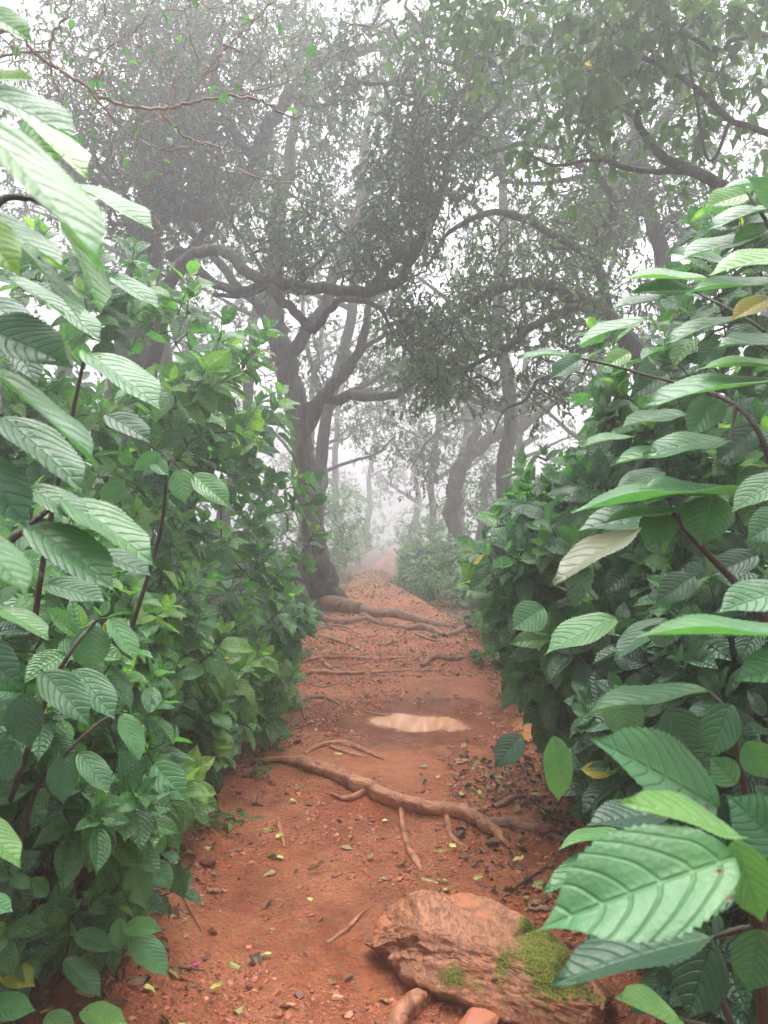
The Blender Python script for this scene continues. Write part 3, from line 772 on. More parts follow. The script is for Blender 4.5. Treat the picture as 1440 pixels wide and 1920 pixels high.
SEEDLING = [
 (98,1740,30,1782,20,2.2,2.15,.5),(232,1738,304,1745,18,2.1,2.0,.55),(242,1752,318,1832,26,2.1,2.0,.5),(225,1722,222,1784,18,2.1,2.05,.52),
 (140,1752,218,1782,20,2.1,2.05,.42),(250,1622,272,1704,28,2.2,2.1,.52),(285,1615,322,1668,22,2.25,2.2,.45),(328,1620,345,1688,18,2.3,2.25,.15),
 (88,1680,50,1645,18,2.2,2.2,.62),(95,1705,62,1712,10,2.2,2.2,.95),(110,1702,108,1748,14,2.15,2.1,.72),(120,1800,192,1872,22,2.05,1.95,.3),
 (-10,1800,66,1850,30,2.0,1.95,.93),(-30,1890,68,1895,26,1.9,1.85,.6),(85,1905,140,1945,26,1.95,1.9,.6),(150,1898,240,1920,22,1.95,1.9,.66),(60,1775,10,1760,12,2.1,2.1,.9),
 (270,1590,250,1510,26,2.4,2.35,.5),(300,1600,290,1540,18,2.4,2.4,.55),(190,1560,205,1620,18,2.3,2.25,.7),
]
SEED_ST = [[(60,1960,2.1,.005),(95,1860,2.15,.004),(130,1760,2.15,.003),(100,1700,2.2,.002)],[(95,1860,2.15,.003),(180,1760,2.12,.003),(235,1742,2.1,.002)],
           [(130,1760,2.15,.003),(200,1680,2.25,.003),(280,1612,2.3,.002)],[(60,1960,2.1,.004),(-10,1850,2.0,.003),(-20,1890,1.95,.002)]]
traced_plant('young_shrub', 'low young plant with one yellow leaf in the bottom corner of the bank', 'plant', (-1.0, 2.15, float(h(-1.0, 2.15))), SEEDLING, SEED_ST, 34)

# ------------------------------------------------------------------ trees, traced from the photograph
tree('forest_tree', 'big mossy-barked trunk with buttressed foot standing beside the path', 'tree', [
 [(602,1172,11.3,0.253),(600,1120,11.3,0.207),(592,1050,11.3,0.180),(584,980,11.3,0.165),(575,900,11.3,0.153),(562,820,11.3,0.153),(547,740,11.3,0.153),(530,670,11.3,0.153),(520,600,11.3,0.146),(514,540,11.4,0.122),(518,470,11.6,0.115),(522,400,11.8,0.115),(540,320,12,0.092),(556,220,12.2,0.068),(566,100,12.4,0.046),(580,-60,12.6,0.023)],
 [(520,625,11.3,0.092),(485,578,11.3,0.077),(445,535,11.3,0.068),(405,490,11.4,0.061),(350,430,11.6,0.054),(290,370,11.8,0.039)],
 [(540,668,11.3,0.100),(580,615,11.2,0.092),(612,560,11.3,0.084),(640,490,11.8,0.077),(665,420,12.3,0.077),(700,350,13,0.061),(770,260,13.4,0.039)],
 [(560,778,11.3,0.084),(600,752,11.2,0.077),(650,745,11,0.073),(705,742,10.8,0.068),(745,738,10.6,0.054),(772,722,10.5,0.039),(800,690,10.4,0.023)],
 [(566,820,11.2,0.092),(595,760,11,0.084),(632,712,10.8,0.077),(668,668,10.6,0.068),(684,620,10.5,0.058),(694,570,10.5,0.046),(720,500,10.6,0.031)],
 [(588,960,11.2,0.100),(606,1030,11.1,0.107),(622,1090,11.05,0.107),(642,1130,10.95,0.092),(668,1150,10.9,0.068),(700,1158,10.8,0.046)],
 [(575,1040,11.25,0.122),(565,1100,11.2,0.131),(560,1150,11.1,0.115)],
 [(640,690,10.7,0.039),(700,640,10.4,0.034),(760,615,10.2,0.023),(820,590,10,0.015)],
], [(560,160,12.2,190,150,1.4,420),(690,320,12.6,130,120,1.2,240),(640,450,11.6,130,60,.8,110),(390,380,11.6,120,110,1,240),(760,680,10.6,80,60,.6,50),(640,700,11,70,30,.5,20)],
 41, leaf=(.06, .1), bark='bark_big', tip=.005, wig=.45, lump=.2, ns=26)

tree('forest_tree', 'dark tree whose long bough arches in front of the big mossy trunk', 'tree', [
 [(230,1185,8.6,0.112),(245,950,8.4,0.098),(275,720,8.1,0.085),(310,570,7.8,0.072),(335,505,7.6,0.062),(362,478,7.5,0.059),(400,470,7.5,0.056),(437,484,7.4,0.052),(470,515,7.3,0.052),(510,528,7.2,0.056),(570,538,7.2,0.056),(640,545,7.1,0.056),(700,543,7.0,0.052),(745,530,6.9,0.049),(765,500,6.9,0.046),(785,460,6.8,0.043),(800,400,6.8,0.036),(792,330,6.8,0.033),(775,250,6.8,0.030),(800,150,6.8,0.023),(790,40,6.8,0.016)],
 [(690,545,7.0,0.046),(722,505,6.9,0.041),(765,470,6.8,0.039),(800,430,6.7,0.034),(830,350,6.7,0.030),(842,290,6.6,0.026),(905,230,6.5,0.020),(960,160,6.4,0.013)],
 [(500,530,7.2,0.049),(540,575,7.1,0.043),(572,606,7.05,0.039),(588,620,7,0.036),(604,606,7,0.034),(625,573,7,0.033),(650,562,6.95,0.030),(692,568,6.9,0.026),(718,585,6.8,0.020),(735,625,6.8,0.011)],
 [(335,500,7.6,0.033),(390,520,7.5,0.039),(430,545,7.4,0.039),(470,540,7.3,0.039),(515,530,7.2,0.039)],
 [(400,552,7.4,0.020),(440,556,7.4,0.020),(470,552,7.3,0.020),(500,538,7.2,0.020)],
 [(560,536,7.2,0.020),(590,500,7.3,0.016),(650,440,7.4,0.013),(700,380,7.4,0.010)],
 [(500,525,7.2,0.020),(470,470,7.3,0.016),(430,410,7.4,0.013),(400,360,7.5,0.009)],
], [(560,490,7.2,110,45,.5,90),(700,470,7.1,80,70,.5,90),(520,400,7.4,120,80,.7,110),(780,340,6.9,110,150,.7,360),(850,160,6.7,160,120,.8,420),(700,120,7,150,110,.8,340),(780,600,6.9,60,70,.4,70),(300,560,8,80,60,.5,50)],
 42, leaf=(.045, .075), tip=.0055, wig=.6, spl=.24, lump=.16)

tree('forest_tree', 'dark leaning tree with a kinked bough in the upper left canopy', 'tree', [
 [(180,1170,9.6,.24),(210,900,9.5,.22),(250,600,9.3,.2),(280,430,9.1,.19),(305,340,9,.18),(335,240,9,.16),(355,130,9,.13),(400,0,9,.1),(430,-120,9,.07)],
 [(270,440,9.1,.1),(310,408,8.9,.09),(350,400,8.7,.09),(385,403,8.6,.085),(418,390,8.5,.085),(450,365,8.5,.08),(470,330,8.5,.08),(490,280,8.5,.078),(508,225,8.5,.07),(545,170,8.5,.06),(600,120,8.5,.055),(680,95,8.4,.048),(760,70,8.3,.04),(820,20,8.2,.03)],
 [(330,400,8.8,.06),(300,300,8.8,.06),(380,250,8.7,.05),(440,200,8.6,.04),(460,100,8.6,.03)],
 [(320,480,9,.07),(360,465,8.8,.05),(400,400,8.6,.04),(330,360,8.8,.04)],
 [(480,300,8.5,.05),(440,250,8.5,.045),(400,150,8.5,.04),(420,40,8.4,.03)],
 [(545,170,8.5,.04),(590,200,8.4,.03),(640,180,8.3,.025),(720,120,8.3,.02)],
], [(430,180,8.6,230,190,1.2,900),(300,330,8.8,150,160,.9,520),(620,110,8.4,170,130,.9,420),(150,200,8.2,190,220,1,700),(450,420,8.6,120,70,.6,90),(350,20,8.6,260,80,1,420)],
 43, leaf=(.05, .085), tip=.006, wig=.6, deep=1.12, spl=.36, tone=(.3, .85))

tree('forest_tree', 'leafy tree hanging its drooping boughs over the path from behind the tall shrubs', 'tree', [
 [(1290,1160,8.0,0.145),(1270,950,7.9,0.128),(1240,780,7.7,0.111),(1200,680,7.5,0.102),(1150,610,7.3,0.085),(1090,570,7.1,0.068),(1000,535,6.9,0.051),(910,555,6.7,0.034),(830,610,6.6,0.021),(770,650,6.5,0.010)],
 [(1160,620,7.3,.045),(1120,650,7.2,.036),(1085,660,7.1,.030),(1050,700,7.0,.024),(1010,712,6.9,.019),(985,752,6.8,.014),(945,770,6.8,.010),(925,815,6.7,.004)],
 [(1090,570,7.1,0.043),(1020,600,6.9,0.034),(950,650,6.8,0.025),(880,690,6.7,0.017),(800,720,6.6,0.009)],
 [(1150,610,7.3,0.051),(1120,500,7.2,0.043),(1040,440,7.1,0.038),(940,400,7,0.034),(850,430,6.9,0.021),(800,500,6.8,0.013)],
 [(1120,500,7.2,0.043),(1150,380,7.2,0.043),(1080,300,7.1,0.034),(990,270,7,0.030),(900,290,6.9,0.017)],
], [(880,640,6.8,150,120,.8,300),(980,560,7.2,170,110,1.,230),(850,480,7.1,140,100,.9,170),(1020,700,7.2,110,90,.8,150),(1000,380,7.3,190,120,1.1,230),(1100,480,7.4,130,130,.9,140),(820,720,6.7,70,50,.5,70),(760,600,6.7,50,60,.4,50)],
 44, leaf=(.045, .075), tip=.004, wig=.6, spl=.24, tone=(.4, .95))

tree('forest_tree', 'hazy tree with a heavy level bough crossing the upper right canopy', 'tree', [
 [(1330,1140,9.5,0.132),(1300,850,9.4,0.120),(1260,600,9.2,0.108),(1230,450,9,0.096),(1205,360,8.9,0.084),(1195,260,8.8,0.078),(1170,190,8.7,0.072),(1110,160,8.6,0.066),(1040,130,8.5,0.060),(960,118,8.4,0.051),(880,125,8.3,0.036),(820,110,8.2,0.024)],
 [(1200,300,8.8,0.054),(1240,230,8.8,0.048),(1290,150,8.7,0.042),(1330,40,8.6,0.030),(1340,-60,8.6,0.018)],
 [(1180,200,8.7,0.042),(1120,230,8.6,0.036),(1050,190,8.5,0.030),(980,190,8.4,0.024),(900,200,8.3,0.018)],
 [(1230,420,9,0.048),(1180,340,8.9,0.036),(1100,330,8.8,0.030),(1020,345,8.6,0.024),(940,340,8.5,0.018)],
 [(1110,160,8.6,0.036),(1060,80,8.5,0.030),(1000,30,8.4,0.024),(930,-40,8.4,0.018)],
], [(1100,90,8.6,240,120,1.1,700),(1300,250,8.8,170,200,1,640),(950,220,8.4,190,110,.9,420),(1150,380,8.8,170,110,.8,480),(1300,60,8.6,180,110,.9,400),(1180,560,9,150,110,.7,150)],
 45, leaf=(.05, .09), tip=.006, wig=.6, deep=1.12, spl=.36, tone=(.3, .85))

tree('forest_tree', 'near tree sending a pale-lit slanting bough down from the top right corner', 'tree', [
 [(1640,1150,5.4,0.086),(1620,850,5.3,0.079),(1560,560,5.1,0.066),(1490,440,4.9,0.056),(1400,375,4.8,0.040),(1352,352,4.7,0.033),(1300,322,4.6,0.030),(1245,298,4.6,0.026),(1212,262,4.6,0.023),(1195,215,4.6,0.020),(1230,190,4.6,0.015)],
 [(1620,760,5.3,0.040),(1560,400,4.9,0.030),(1500,270,4.7,0.021),(1440,250,4.5,0.018),(1370,225,4.4,0.017),(1320,180,4.4,0.016),(1270,140,4.4,0.015),(1210,110,4.4,0.013),(1150,60,4.4,0.011),(1110,0,4.4,0.008),(1060,-60,4.4,0.005)],
 [(1560,400,4.9,0.033),(1520,150,4.6,0.030),(1440,72,4.5,0.026),(1380,75,4.4,0.021),(1340,95,4.4,0.016),(1280,60,4.3,0.011),(1200,10,4.3,0.007)],
 [(1300,322,4.6,0.020),(1200,320,4.6,0.015),(1120,300,4.5,0.012),(1040,310,4.5,0.008),(980,280,4.5,0.005)],
 [(1370,225,4.4,0.012),(1330,300,4.4,0.009),(1300,160,4.4,0.009),(1280,60,4.4,0.007)],
], [(1250,60,4.4,230,90,.6,105),(1380,190,4.6,130,120,.5,60),(1150,60,4.4,160,100,.6,60),(1380,320,4.8,110,70,.5,40),(900,40,4.6,190,70,.6,70),(1080,210,4.5,130,110,.5,50)],
 46, leaf=(.07, .12), tip=.0022, T=T_LOW, tone=(.45, .9), wig=.5, spl=.24, nleaf=6)

tree('forest_tree', 'slanting forked trunk in the mist on the far side of the bend', 'tree', [
 [(853,1085,20.2,0.192),(850,1000,20.2,0.192),(849,940,20.2,0.192),(855,895,20.2,0.202),(872,860,20.2,0.192),(905,838,20.2,0.163),(940,812,20.2,0.144),(985,795,20.2,0.115),(1040,750,20.2,0.086),(1100,700,20.2,0.058)],
 [(868,865,20.2,0.125),(882,830,20.2,0.125),(893,790,20.5,0.106),(880,740,20.8,0.086),(850,690,20.9,0.058)],
 [(900,1050,23.0,0.134),(905,960,23.0,0.125),(925,890,23.0,0.125),(960,850,23.0,0.106),(1010,820,23.0,0.077)],
 [(893,790,20.5,0.048),(850,790,20.2,0.038),(800,830,20.2,0.029),(770,880,20.2,0.019)],
], [(840,740,20.5,120,90,1.2,150),(960,740,20.5,110,70,1.2,140),(800,860,20.5,45,70,.7,70),(900,920,20.5,70,60,.8,60)],
 47, leaf=(.11, .16), tip=.006, spl=.5, lump=.15)
r0 = rs(5)
def far_tree(px, d, top, lean, label, seed, rr=.14):
    r = rs(seed); by = HZ+(CAM_H-float(h((px-720)/F*d, d)))*F/d; pts = []; n = 7; x = px
    for i in range(n):
        f = i/(n-1); pts.append((x, by+(top-by)*f, d+r.randn()*.1, rr*(1-.72*f))); x += lean/n+r.randn()*F/d*.16
    limbs = [pts]
    for k in range(5):
        i = 2+k % 4; p0 = pts[i]; sx = r.choice([-1, 1]); q = [(p0[0], p0[1], p0[2], p0[3]*.6)]
        for j in range(3): q.append((q[-1][0]+sx*F/d*(.4+.4*r.rand()), q[-1][1]-F/d*(.1+.45*r.rand()), d+r.randn()*.3, q[-1][3]*.72))
        limbs.append(q)
    cl = [(l[-1][0], l[-1][1], d, F/d*1.2, F/d*.8, 1.2, 55) for l in limbs]+[(pts[4][0], pts[4][1], d, F/d*1.5, F/d*1., 1.3, 45)]
    tree('misty_tree', label, 'tree', limbs, cl, seed, leaf=(.09, .15), tip=.007, spl=.5, nleaf=9, group='trees fading into the mist', T=T_TINY)
far_tree(600, 20, 500, -40, 'pale misty tree rising just past the big mossy trunk', 61)
far_tree(420, 16, 350, 60, 'grey misty tree seen under the arching bough', 62, .17)
far_tree(330, 13.5, 200, -30, 'misty tree behind the leaning tree with the kinked bough', 63, .2)
far_tree(1120, 17, 400, 40, 'misty tree just beyond the slanting forked trunk', 64)
far_tree(812, 27, 600, 20, 'faintest tree where the path disappears into white mist', 65)
far_tree(1010, 22, 450, -60, 'faint tree behind the fork of the slanting trunk', 66)
far_tree(560, 24, 420, 40, 'faint tree between the big mossy trunk and the arching bough', 67)
far_tree(1400, 14, 200, 30, 'misty tree behind the layered shrub', 68, .2)
far_tree(130, 15, 250, 20, 'misty tree hidden by the close overhanging shrub', 69, .2)
far_tree(860, 30, 560, 20, 'very faint tree above the far end of the path', 70, .2)
far_tree(575, 16, 60, 200, 'tall thin misty tree whose crown closes the gap over the path', 71, .16)
far_tree(950, 14, 100, 30, 'tall misty tree filling the canopy gap above the drooping boughs', 72, .17)
far_tree(690, 44, 760, 10, 'dim slender tree inside the white mist above the end of the path', 74, .2)
far_tree(770, 38, 740, 10, 'dim tree in the mist just right of the end of the path', 75, .2)
far_tree(635, 33, 640, 10, 'dim tree in the mist just left of the end of the path', 76, .2)
far_tree(240, 21, 300, 20, 'faint tree far behind the kinked bough', 73, .2)

# bare twiggy bush reaching over the left bank
def bare_bush():
    r = rs(81); root = empty('bare_branched_bush', (-2.6, 3.3, float(h(-2.6, 3.3))))
    tag(root, 'leafless bush of thin pinkish twigs arching over the left shrubs', 'bush')
    net = Net(); br = MB()
    LB = [
     [(-420,1560,3.3,.016),(-380,1000,3.3,.014),(-260,500,3.2,.012),(-100,150,3.1,.010),(20,55,3.0,.008),(60,95,3.0,.0065),(110,130,3.0,.006),(160,160,3.0,.006),(225,195,2.95,.0055),(300,205,2.9,.005),(350,196,2.9,.0045),(415,182,2.85,.004),(480,185,2.8,.0038),(530,212,2.8,.0035),(556,222,2.8,.003),(572,208,2.8,.002)],
     [(300,205,2.9,.004),(325,238,2.9,.0038),(365,265,2.9,.0035),(408,276,2.85,.0032),(430,305,2.8,.003),(480,332,2.8,.0026),(540,342,2.8,.0022),(582,340,2.8,.0012)],
     [(345,197,2.9,.0035),(385,140,2.9,.003),(420,95,2.9,.0028),(470,45,2.9,.0024),(525,-10,2.9,.002)],
     [(92,95,3,.005),(100,60,3,.005),(125,30,3,.004),(140,-20,3,.0035)],
     [(92,95,3,.005),(98,140,3,.005),(112,180,3,.004),(120,215,3,.003)],
     [(160,160,3,.004),(230,240,3.1,.003),(300,280,3.1,.0028),(350,277,3.1,.0025),(385,270,3.1,.002)],
     [(-60,130,3.05,.005),(30,100,3.0,.004),(92,98,3,.003)],
     [(350,280,3.1,.0022),(380,330,3.1,.002),(420,355,3.1,.0015),(465,358,3.1,.001)],
     [(440,180,2.85,.0025),(520,160,2.8,.002),(590,125,2.8,.0018),(640,95,2.8,.0015),(700,78,2.8,.0012),(720,80,2.8,.001)],
     [(160,160,3,.003),(190,100,3.1,.003),(260,50,3.1,.0025),(300,-20,3.1,.002)],
    ]
    for l in LB:
        d = net.limb(l); d[:, :3] += r.randn(len(d), 3)*.003; br.tube(d[:, :3], d[:, 3]*1.15, 6, lump=.2, seed=3)
    tg = []
    for (px, py, d, rx, ry, n) in [(150,150,3.05,170,140,170),(330,110,3.0,200,120,170),(260,250,3.0,170,80,80),(500,120,2.9,150,110,70),(60,60,3.1,120,120,70),(250,380,3.2,80,90,22)]:
        u = r.randn(n, 3); u = unit(u)*(r.rand(n, 1)**.4); tg.append(P(px, py, d)+u*np.array([rx*d/F, .35, ry*d/F]))
    tg = np.concatenate(tg); e = net.reach(tg, r, .045, .42); net.tubes(br, .0014, .34, 5, .006)
    br.build('branches', M['twig'], root)
    lv = MB(); k = r.choice(len(tg), 170, False); b = tg[k]; n = len(b)
    put_leaves(lv, T_LOW, b, unit(r.randn(n, 3)*.6+np.array([0, 0, -.3])), unit(r.randn(n, 3)*.4+np.array([0, -.3, 1])), .02+.035*r.rand(n)**1.6, np.full(n, .27), .3+.45*r.rand(n), r)
    lv.build('leaves', M['leaf'], root)
bare_bush()

# undergrowth and shrubs further along the path
FS = [
 ('misty shrub heaped against the bank just past the mossy trunk', [(-1.8,18.5,.6,.95,1.6,1.3,130),(-1.65,25,.75,1.1,2.2,1.6,120)], 101),
 ('pale shrub narrowing the path where it fades into mist', [(-1.65,33,.6,1.15,3,2.0,110),(-1.1,41,.1,1.5,2.5,2.6,160)], 102),
 ('hazy shrub on the outer side of the bend below the forked trunk', [(1.6,13.2,.22,1.0,1.8,.55,150),(1.25,17.5,.1,.9,1.8,.75,130),(1.3,12.6,.08,.62,1.2,.32,90),(.85,16,.0,.5,1.6,.4,90)], 103),
 ('misty shrub crowding the far right-hand edge of the path', [(1.45,24,.2,.95,2.5,1.1,130),(1.6,33,.3,1.1,3,1.5,120)], 104),
 ('dark misty thicket behind the foot of the forked trunk', [(3.0,22,1.0,1.6,1.6,1.5,160),(4.4,16.5,1.0,1.6,1.6,1.5,160)], 105),
 ('misty thicket behind the left bank shrubs', [(-3.6,14,.9,1.6,1.8,1.2,170),(-4.6,10.5,1.2,1.6,1.6,1.4,170)], 106),
 ('shadowy shrub between the path and the tall dark green shrub', [(1.75,7.6,.5,.7,1.2,.6,130),(1.5,5.9,.45,.45,.8,.5,80),(1.75,9.6,.4,.7,1.0,.55,90)], 107),
 ('shadowy shrub at the foot of the mossy trunk behind the left bank', [(-1.9,8.9,.5,.6,1.1,.65,110),(-1.5,7.2,.5,.45,.8,.65,90)], 108),
 ('thicket under the near tree with the pale-lit bough', [(3.0,6.2,1.2,1.0,1.4,1.4,150),(2.6,4.6,1.1,.7,.8,1.3,120)], 109),
 ('thicket on the high left bank under the leaning tree', [(-3.0,6.6,1.2,.9,1.4,1.4,150),(-3.1,4.3,1.5,.8,1.0,1.6,130)], 110),
 ('faint wall of shrubs closing the view at the end of the path', [(-1.2,66,.2,3.0,2,3.2,150),(-7,60,.6,3.8,2,3.4,120),(7,58,.6,3.6,2,3.4,120),(2.5,95,-.5,6,3,5,150),(-9,92,-.5,6,3,5,120)], 111),
]
for lab, bl, sd in FS:
    big = bl[0][1] > 9
    shrub('misty_shrub', lab, 'shrub', bl, [(b[0], b[1]) for b in bl], sd, leaf=(.13, .2), T=T_LOW, group='shrubs along the far part of the path', tone=(.2, .75), pairs=(2, 4), net_step=.25, clip=bl[0][1] < 50, tip=.005 if big else .003)

# small leafy ground plants at the foot of the mossy trunk
def herb(name, label, cat, x, y, n, size, seed, tone, group=None, spread=.16, up=.5, T=T_LOW, W=.25):
    r = rs(seed); z = float(h(x, y)); root = empty(name, (x, y, z)); tag(root, label, cat, group)
    st = MB(); fo = MB(); B = []; D = []; L = []
    for k in range(n):
        a = r.rand()*2*pi; q = np.array([x+spread*.3*math.cos(a), y+spread*.3*math.sin(a), z-.01]); e = np.array([x+spread*math.cos(a)*r.rand(), y+spread*math.sin(a)*r.rand(), z+size*(.6+.8*r.rand())])
        pts = dense([[*q], [*((q+e)/2+r.randn(3)*.01)], [*e]], 3); st.tube(pts, np.linspace(.0022, .001, len(pts)), 4)
        for j in range(5):
            b = pts[-1-j % 3]; an = a+j*2.4; B.append(b); D.append(unit(np.array([math.cos(an), math.sin(an), up*r.rand()-.1]))); L.append(size*(.55+.5*r.rand()))
    B, D, L = np.array(B), np.array(D), np.array(L); m = len(B)
    put_leaves(fo, T, B, D, unit(r.randn(m, 3)*.25+np.array([0, 0, 1.])), L, np.full(m, W), np.clip(tone+.1*r.randn(m), 0, .9), r)
    st.build('stems', M['stem'], root); fo.build('foliage', M['leaf'], root)
for i, (px, py, n, sz, tn, lab) in enumerate([
  (575,1190,8,.10,.5,'small leafy herb tucked under the left side of the mossy trunk'),
  (560,1240,6,.08,.55,'small herb among dead leaves below the trunk roots'),
  (592,1165,7,.12,.5,'herb growing against the buttress of the mossy trunk'),
  (545,1330,7,.07,.7,'bright herb beside the thin vertical root on the left bank'),
  (500,1400,8,.06,.75,'grassy little herb at the upper end of the big muddy root'),
  (485,1455,7,.05,.7,'tiny narrow-leaved herb just below the big muddy root'),
  (405,1560,7,.07,.7,'narrow-leaved herb on the lip of the left bank'),
  (880,1175,9,.12,.45,'misty herb on the right verge past the roots'),
  (905,1250,7,.10,.4,'dim herb under the tall dark green shrub')]):
    g = G(px, py); herb('ground_herb', lab, 'plant', g[0], g[1], n, sz, 200+i, tn, 'herbs on the banks', W=.16 if i in (4, 5, 6) else .25)
for i, (px, py, lab, tn) in enumerate([(810,1868,'tiny seedling with two pale round leaves in front of the mossy rock', .84), (945,1900,'sprout with two slim pale leaves growing on the front of the mossy rock', .86), (1140,1892,'tiny dark-stemmed seedling to the right of the mossy rock', .6)]):
    g = G(px, py); root = empty('seedling', g); tag(root, lab, 'seedling', 'seedlings near the rock'); st = MB(); fo = MB()
    zt = g+np.array([0, -.01, .05 if i != 1 else .10]); st.tube(dense([[*g-np.array([0, 0, .01])], [*(g+zt)/2+.004], [*zt]], 3), np.linspace(.0016, .001, 7), 5)
    for k in range(4 if i != 1 else 3):
        a = k*1.6+i; fo.inst(*T_LOW[k % 2], zt[None]-np.array([[0, 0, .012*(k//2)]]), np.array([[math.cos(a), math.sin(a)*.6, .35 if i != 1 else (-.5 if k == 2 else .5)]]), np.array([[0, -.4, 1.]]), np.array([.022 if i != 1 else .038]), np.array([.4 if i != 1 else .2]), np.array([tn]))
    st.build('stem', M['stem'], root); fo.build('foliage', M['leaf'], root)

# ------------------------------------------------------------------ roots across the path
def root_thing(label, rows, mat='rootbark', sub=(), seed=0, lift=.12, group='roots crossing the path', name='tree_root'):
    pts = []
    for px, py, rad in rows:
        g = G(px, py); pts.append([g[0], g[1], float(h(g[0], g[1]))+rad*lift, rad])
    d = dense(pts, 9)
    root = MB(); o_ = np.arange(len(d))
    d[:, 0] += .004*fbm(o_*.5+seed, o_*0+1, 2)*4*d[:, 3]/.03; d[:, 2] += .006*fbm(o_*.3+seed, o_*0+5, 2)*d[:, 3]/.03
    root.tube(d[:, :3], np.maximum(d[:, 3]*1.05, .003), 18, lump=.33, seed=seed+2)
    for rws in sub:
        q = []
        for px, py, rad in rws:
            g = G(px, py); q.append([g[0], g[1], float(h(g[0], g[1]))+rad*lift, rad])
        e = dense(q, 7); root.tube(e[:, :3], e[:, 3], 12, lump=.3, seed=seed+7)
    o = root.build(name, M[mat]); tag(o, label, 'root', group)
root_thing('thickest smooth muddy root running slantwise across the near path', ROOT_A, seed=1, lift=.35,
           sub=[[(690,1496,.02),(650,1500,.016),(620,1490,.008)]])
root_thing('short stubby root poking down from the middle of the thickest root', [(752,1530,.012),(756,1560,.015),(765,1590,.016),(780,1615,.014),(790,1635,.006)], seed=2)
root_thing('small hooked root beneath the right part of the thickest root', [(838,1545,.014),(845,1565,.014),(858,1580,.012),(880,1592,.008)], seed=3)
root_thing('dull flat root leaving the thickest root towards the leaf litter', [(895,1555,.016),(950,1545,.024),(1000,1555,.022),(1060,1580,.012)], 'rootfar', seed=4)
root_thing('stub of root among chips up the right bank', [(925,1515,.014),(960,1500,.02),(985,1495,.014)], 'rootfar', seed=5)
root_thing('arched pale root on the left of the path just before the puddle', [(570,1412,.008),(600,1400,.02),(640,1396,.022),(672,1404,.018),(700,1416,.014),(718,1424,.006)], seed=6, sub=[[(620,1402,.018),(660,1415,.014),(690,1420,.008)]])
root_thing('bowed root coming off the left bank level with the puddle', [(545,1330,.012),(575,1312,.02),(610,1310,.02),(640,1325,.012),(650,1332,.006)], 'rootfar', seed=7, sub=[[(570,1290,.014),(566,1320,.014),(572,1350,.01)]])
root_thing('long thin level root, lower of the pair behind the puddle', [(560,1268,.012),(590,1262,.024),(640,1265,.024),(700,1262,.02),(760,1258,.014),(800,1258,.01),(840,1255,.005)], seed=8)
root_thing('long thin level root, upper of the pair behind the puddle', [(555,1245,.014),(600,1246,.022),(650,1246,.02),(700,1242,.02),(735,1240,.016),(765,1244,.008)], seed=9, sub=[[(600,1246,.018),(620,1254,.018),(640,1260,.012)]])
root_thing('dark knuckled root at the right verge above the puddle', [(790,1252,.02),(815,1246,.035),(835,1240,.03),(860,1236,.03),(890,1232,.016)], 'rootfar', seed=10)
root_thing('slim root slanting off the left bank below the trunk', [(545,1190,.02),(580,1192,.03),(620,1198,.03),(650,1208,.02),(668,1214,.008)], seed=11, sub=[[(640,1180,.02),(655,1186,.02),(675,1196,.015)]])
root_thing('massive root spreading right from the foot of the mossy trunk', [(596,1138,.10),(628,1140,.13),(658,1147,.125),(682,1150,.10),(705,1156,.085),(745,1157,.08),(790,1166,.06),(830,1174,.04),(860,1180,.015)], 'rootfar', seed=12,
           sub=[[(680,1155,.05),(705,1168,.045),(740,1176,.035),(780,1180,.02)], [(600,1160,.06),(640,1170,.055),(672,1164,.05),(690,1160,.03)], [(600,1180,.03),(640,1176,.03),(670,1190,.015)]])
root_thing('rounded hump of root right of centre below the massive root', [(760,1182,.03),(785,1180,.06),(810,1184,.05),(830,1192,.02)], 'rootfar', seed=13, lift=.2, sub=[[(780,1190,.02),(800,1198,.025),(822,1204,.015)]])
root_thing('low root hugging the right verge under the misty shrub', [(835,1195,.03),(855,1188,.04),(875,1176,.04),(900,1172,.03),(930,1180,.015)], 'rootfar', seed=14)
root_thing('thick mud-caked root in front of the mossy rock at the bottom', [(720,1960,.02),(745,1925,.028),(775,1890,.03),(800,1875,.022),(815,1868,.008)], seed=15, lift=.5)
root_thing('thin root slanting beside the left end of the mossy rock', [(612,1768,.004),(635,1755,.008),(655,1740,.010),(672,1720,.010),(690,1705,.006)], seed=16)
root_thing('short root below the herbs on the near left bank', [(520,1535,.006),(524,1550,.012),(528,1570,.012),(533,1590,.006)], seed=17)
root_thing('thin root stub standing alone beyond the puddle', [(752,1290,.008),(756,1300,.012),(752,1312,.010)], seed=18)
root_thing('stick-like root lying along the far rim of the puddle', [(684,1335,.006),(705,1340,.012),(725,1343,.012),(742,1345,.006)], 'rootfar', seed=19)

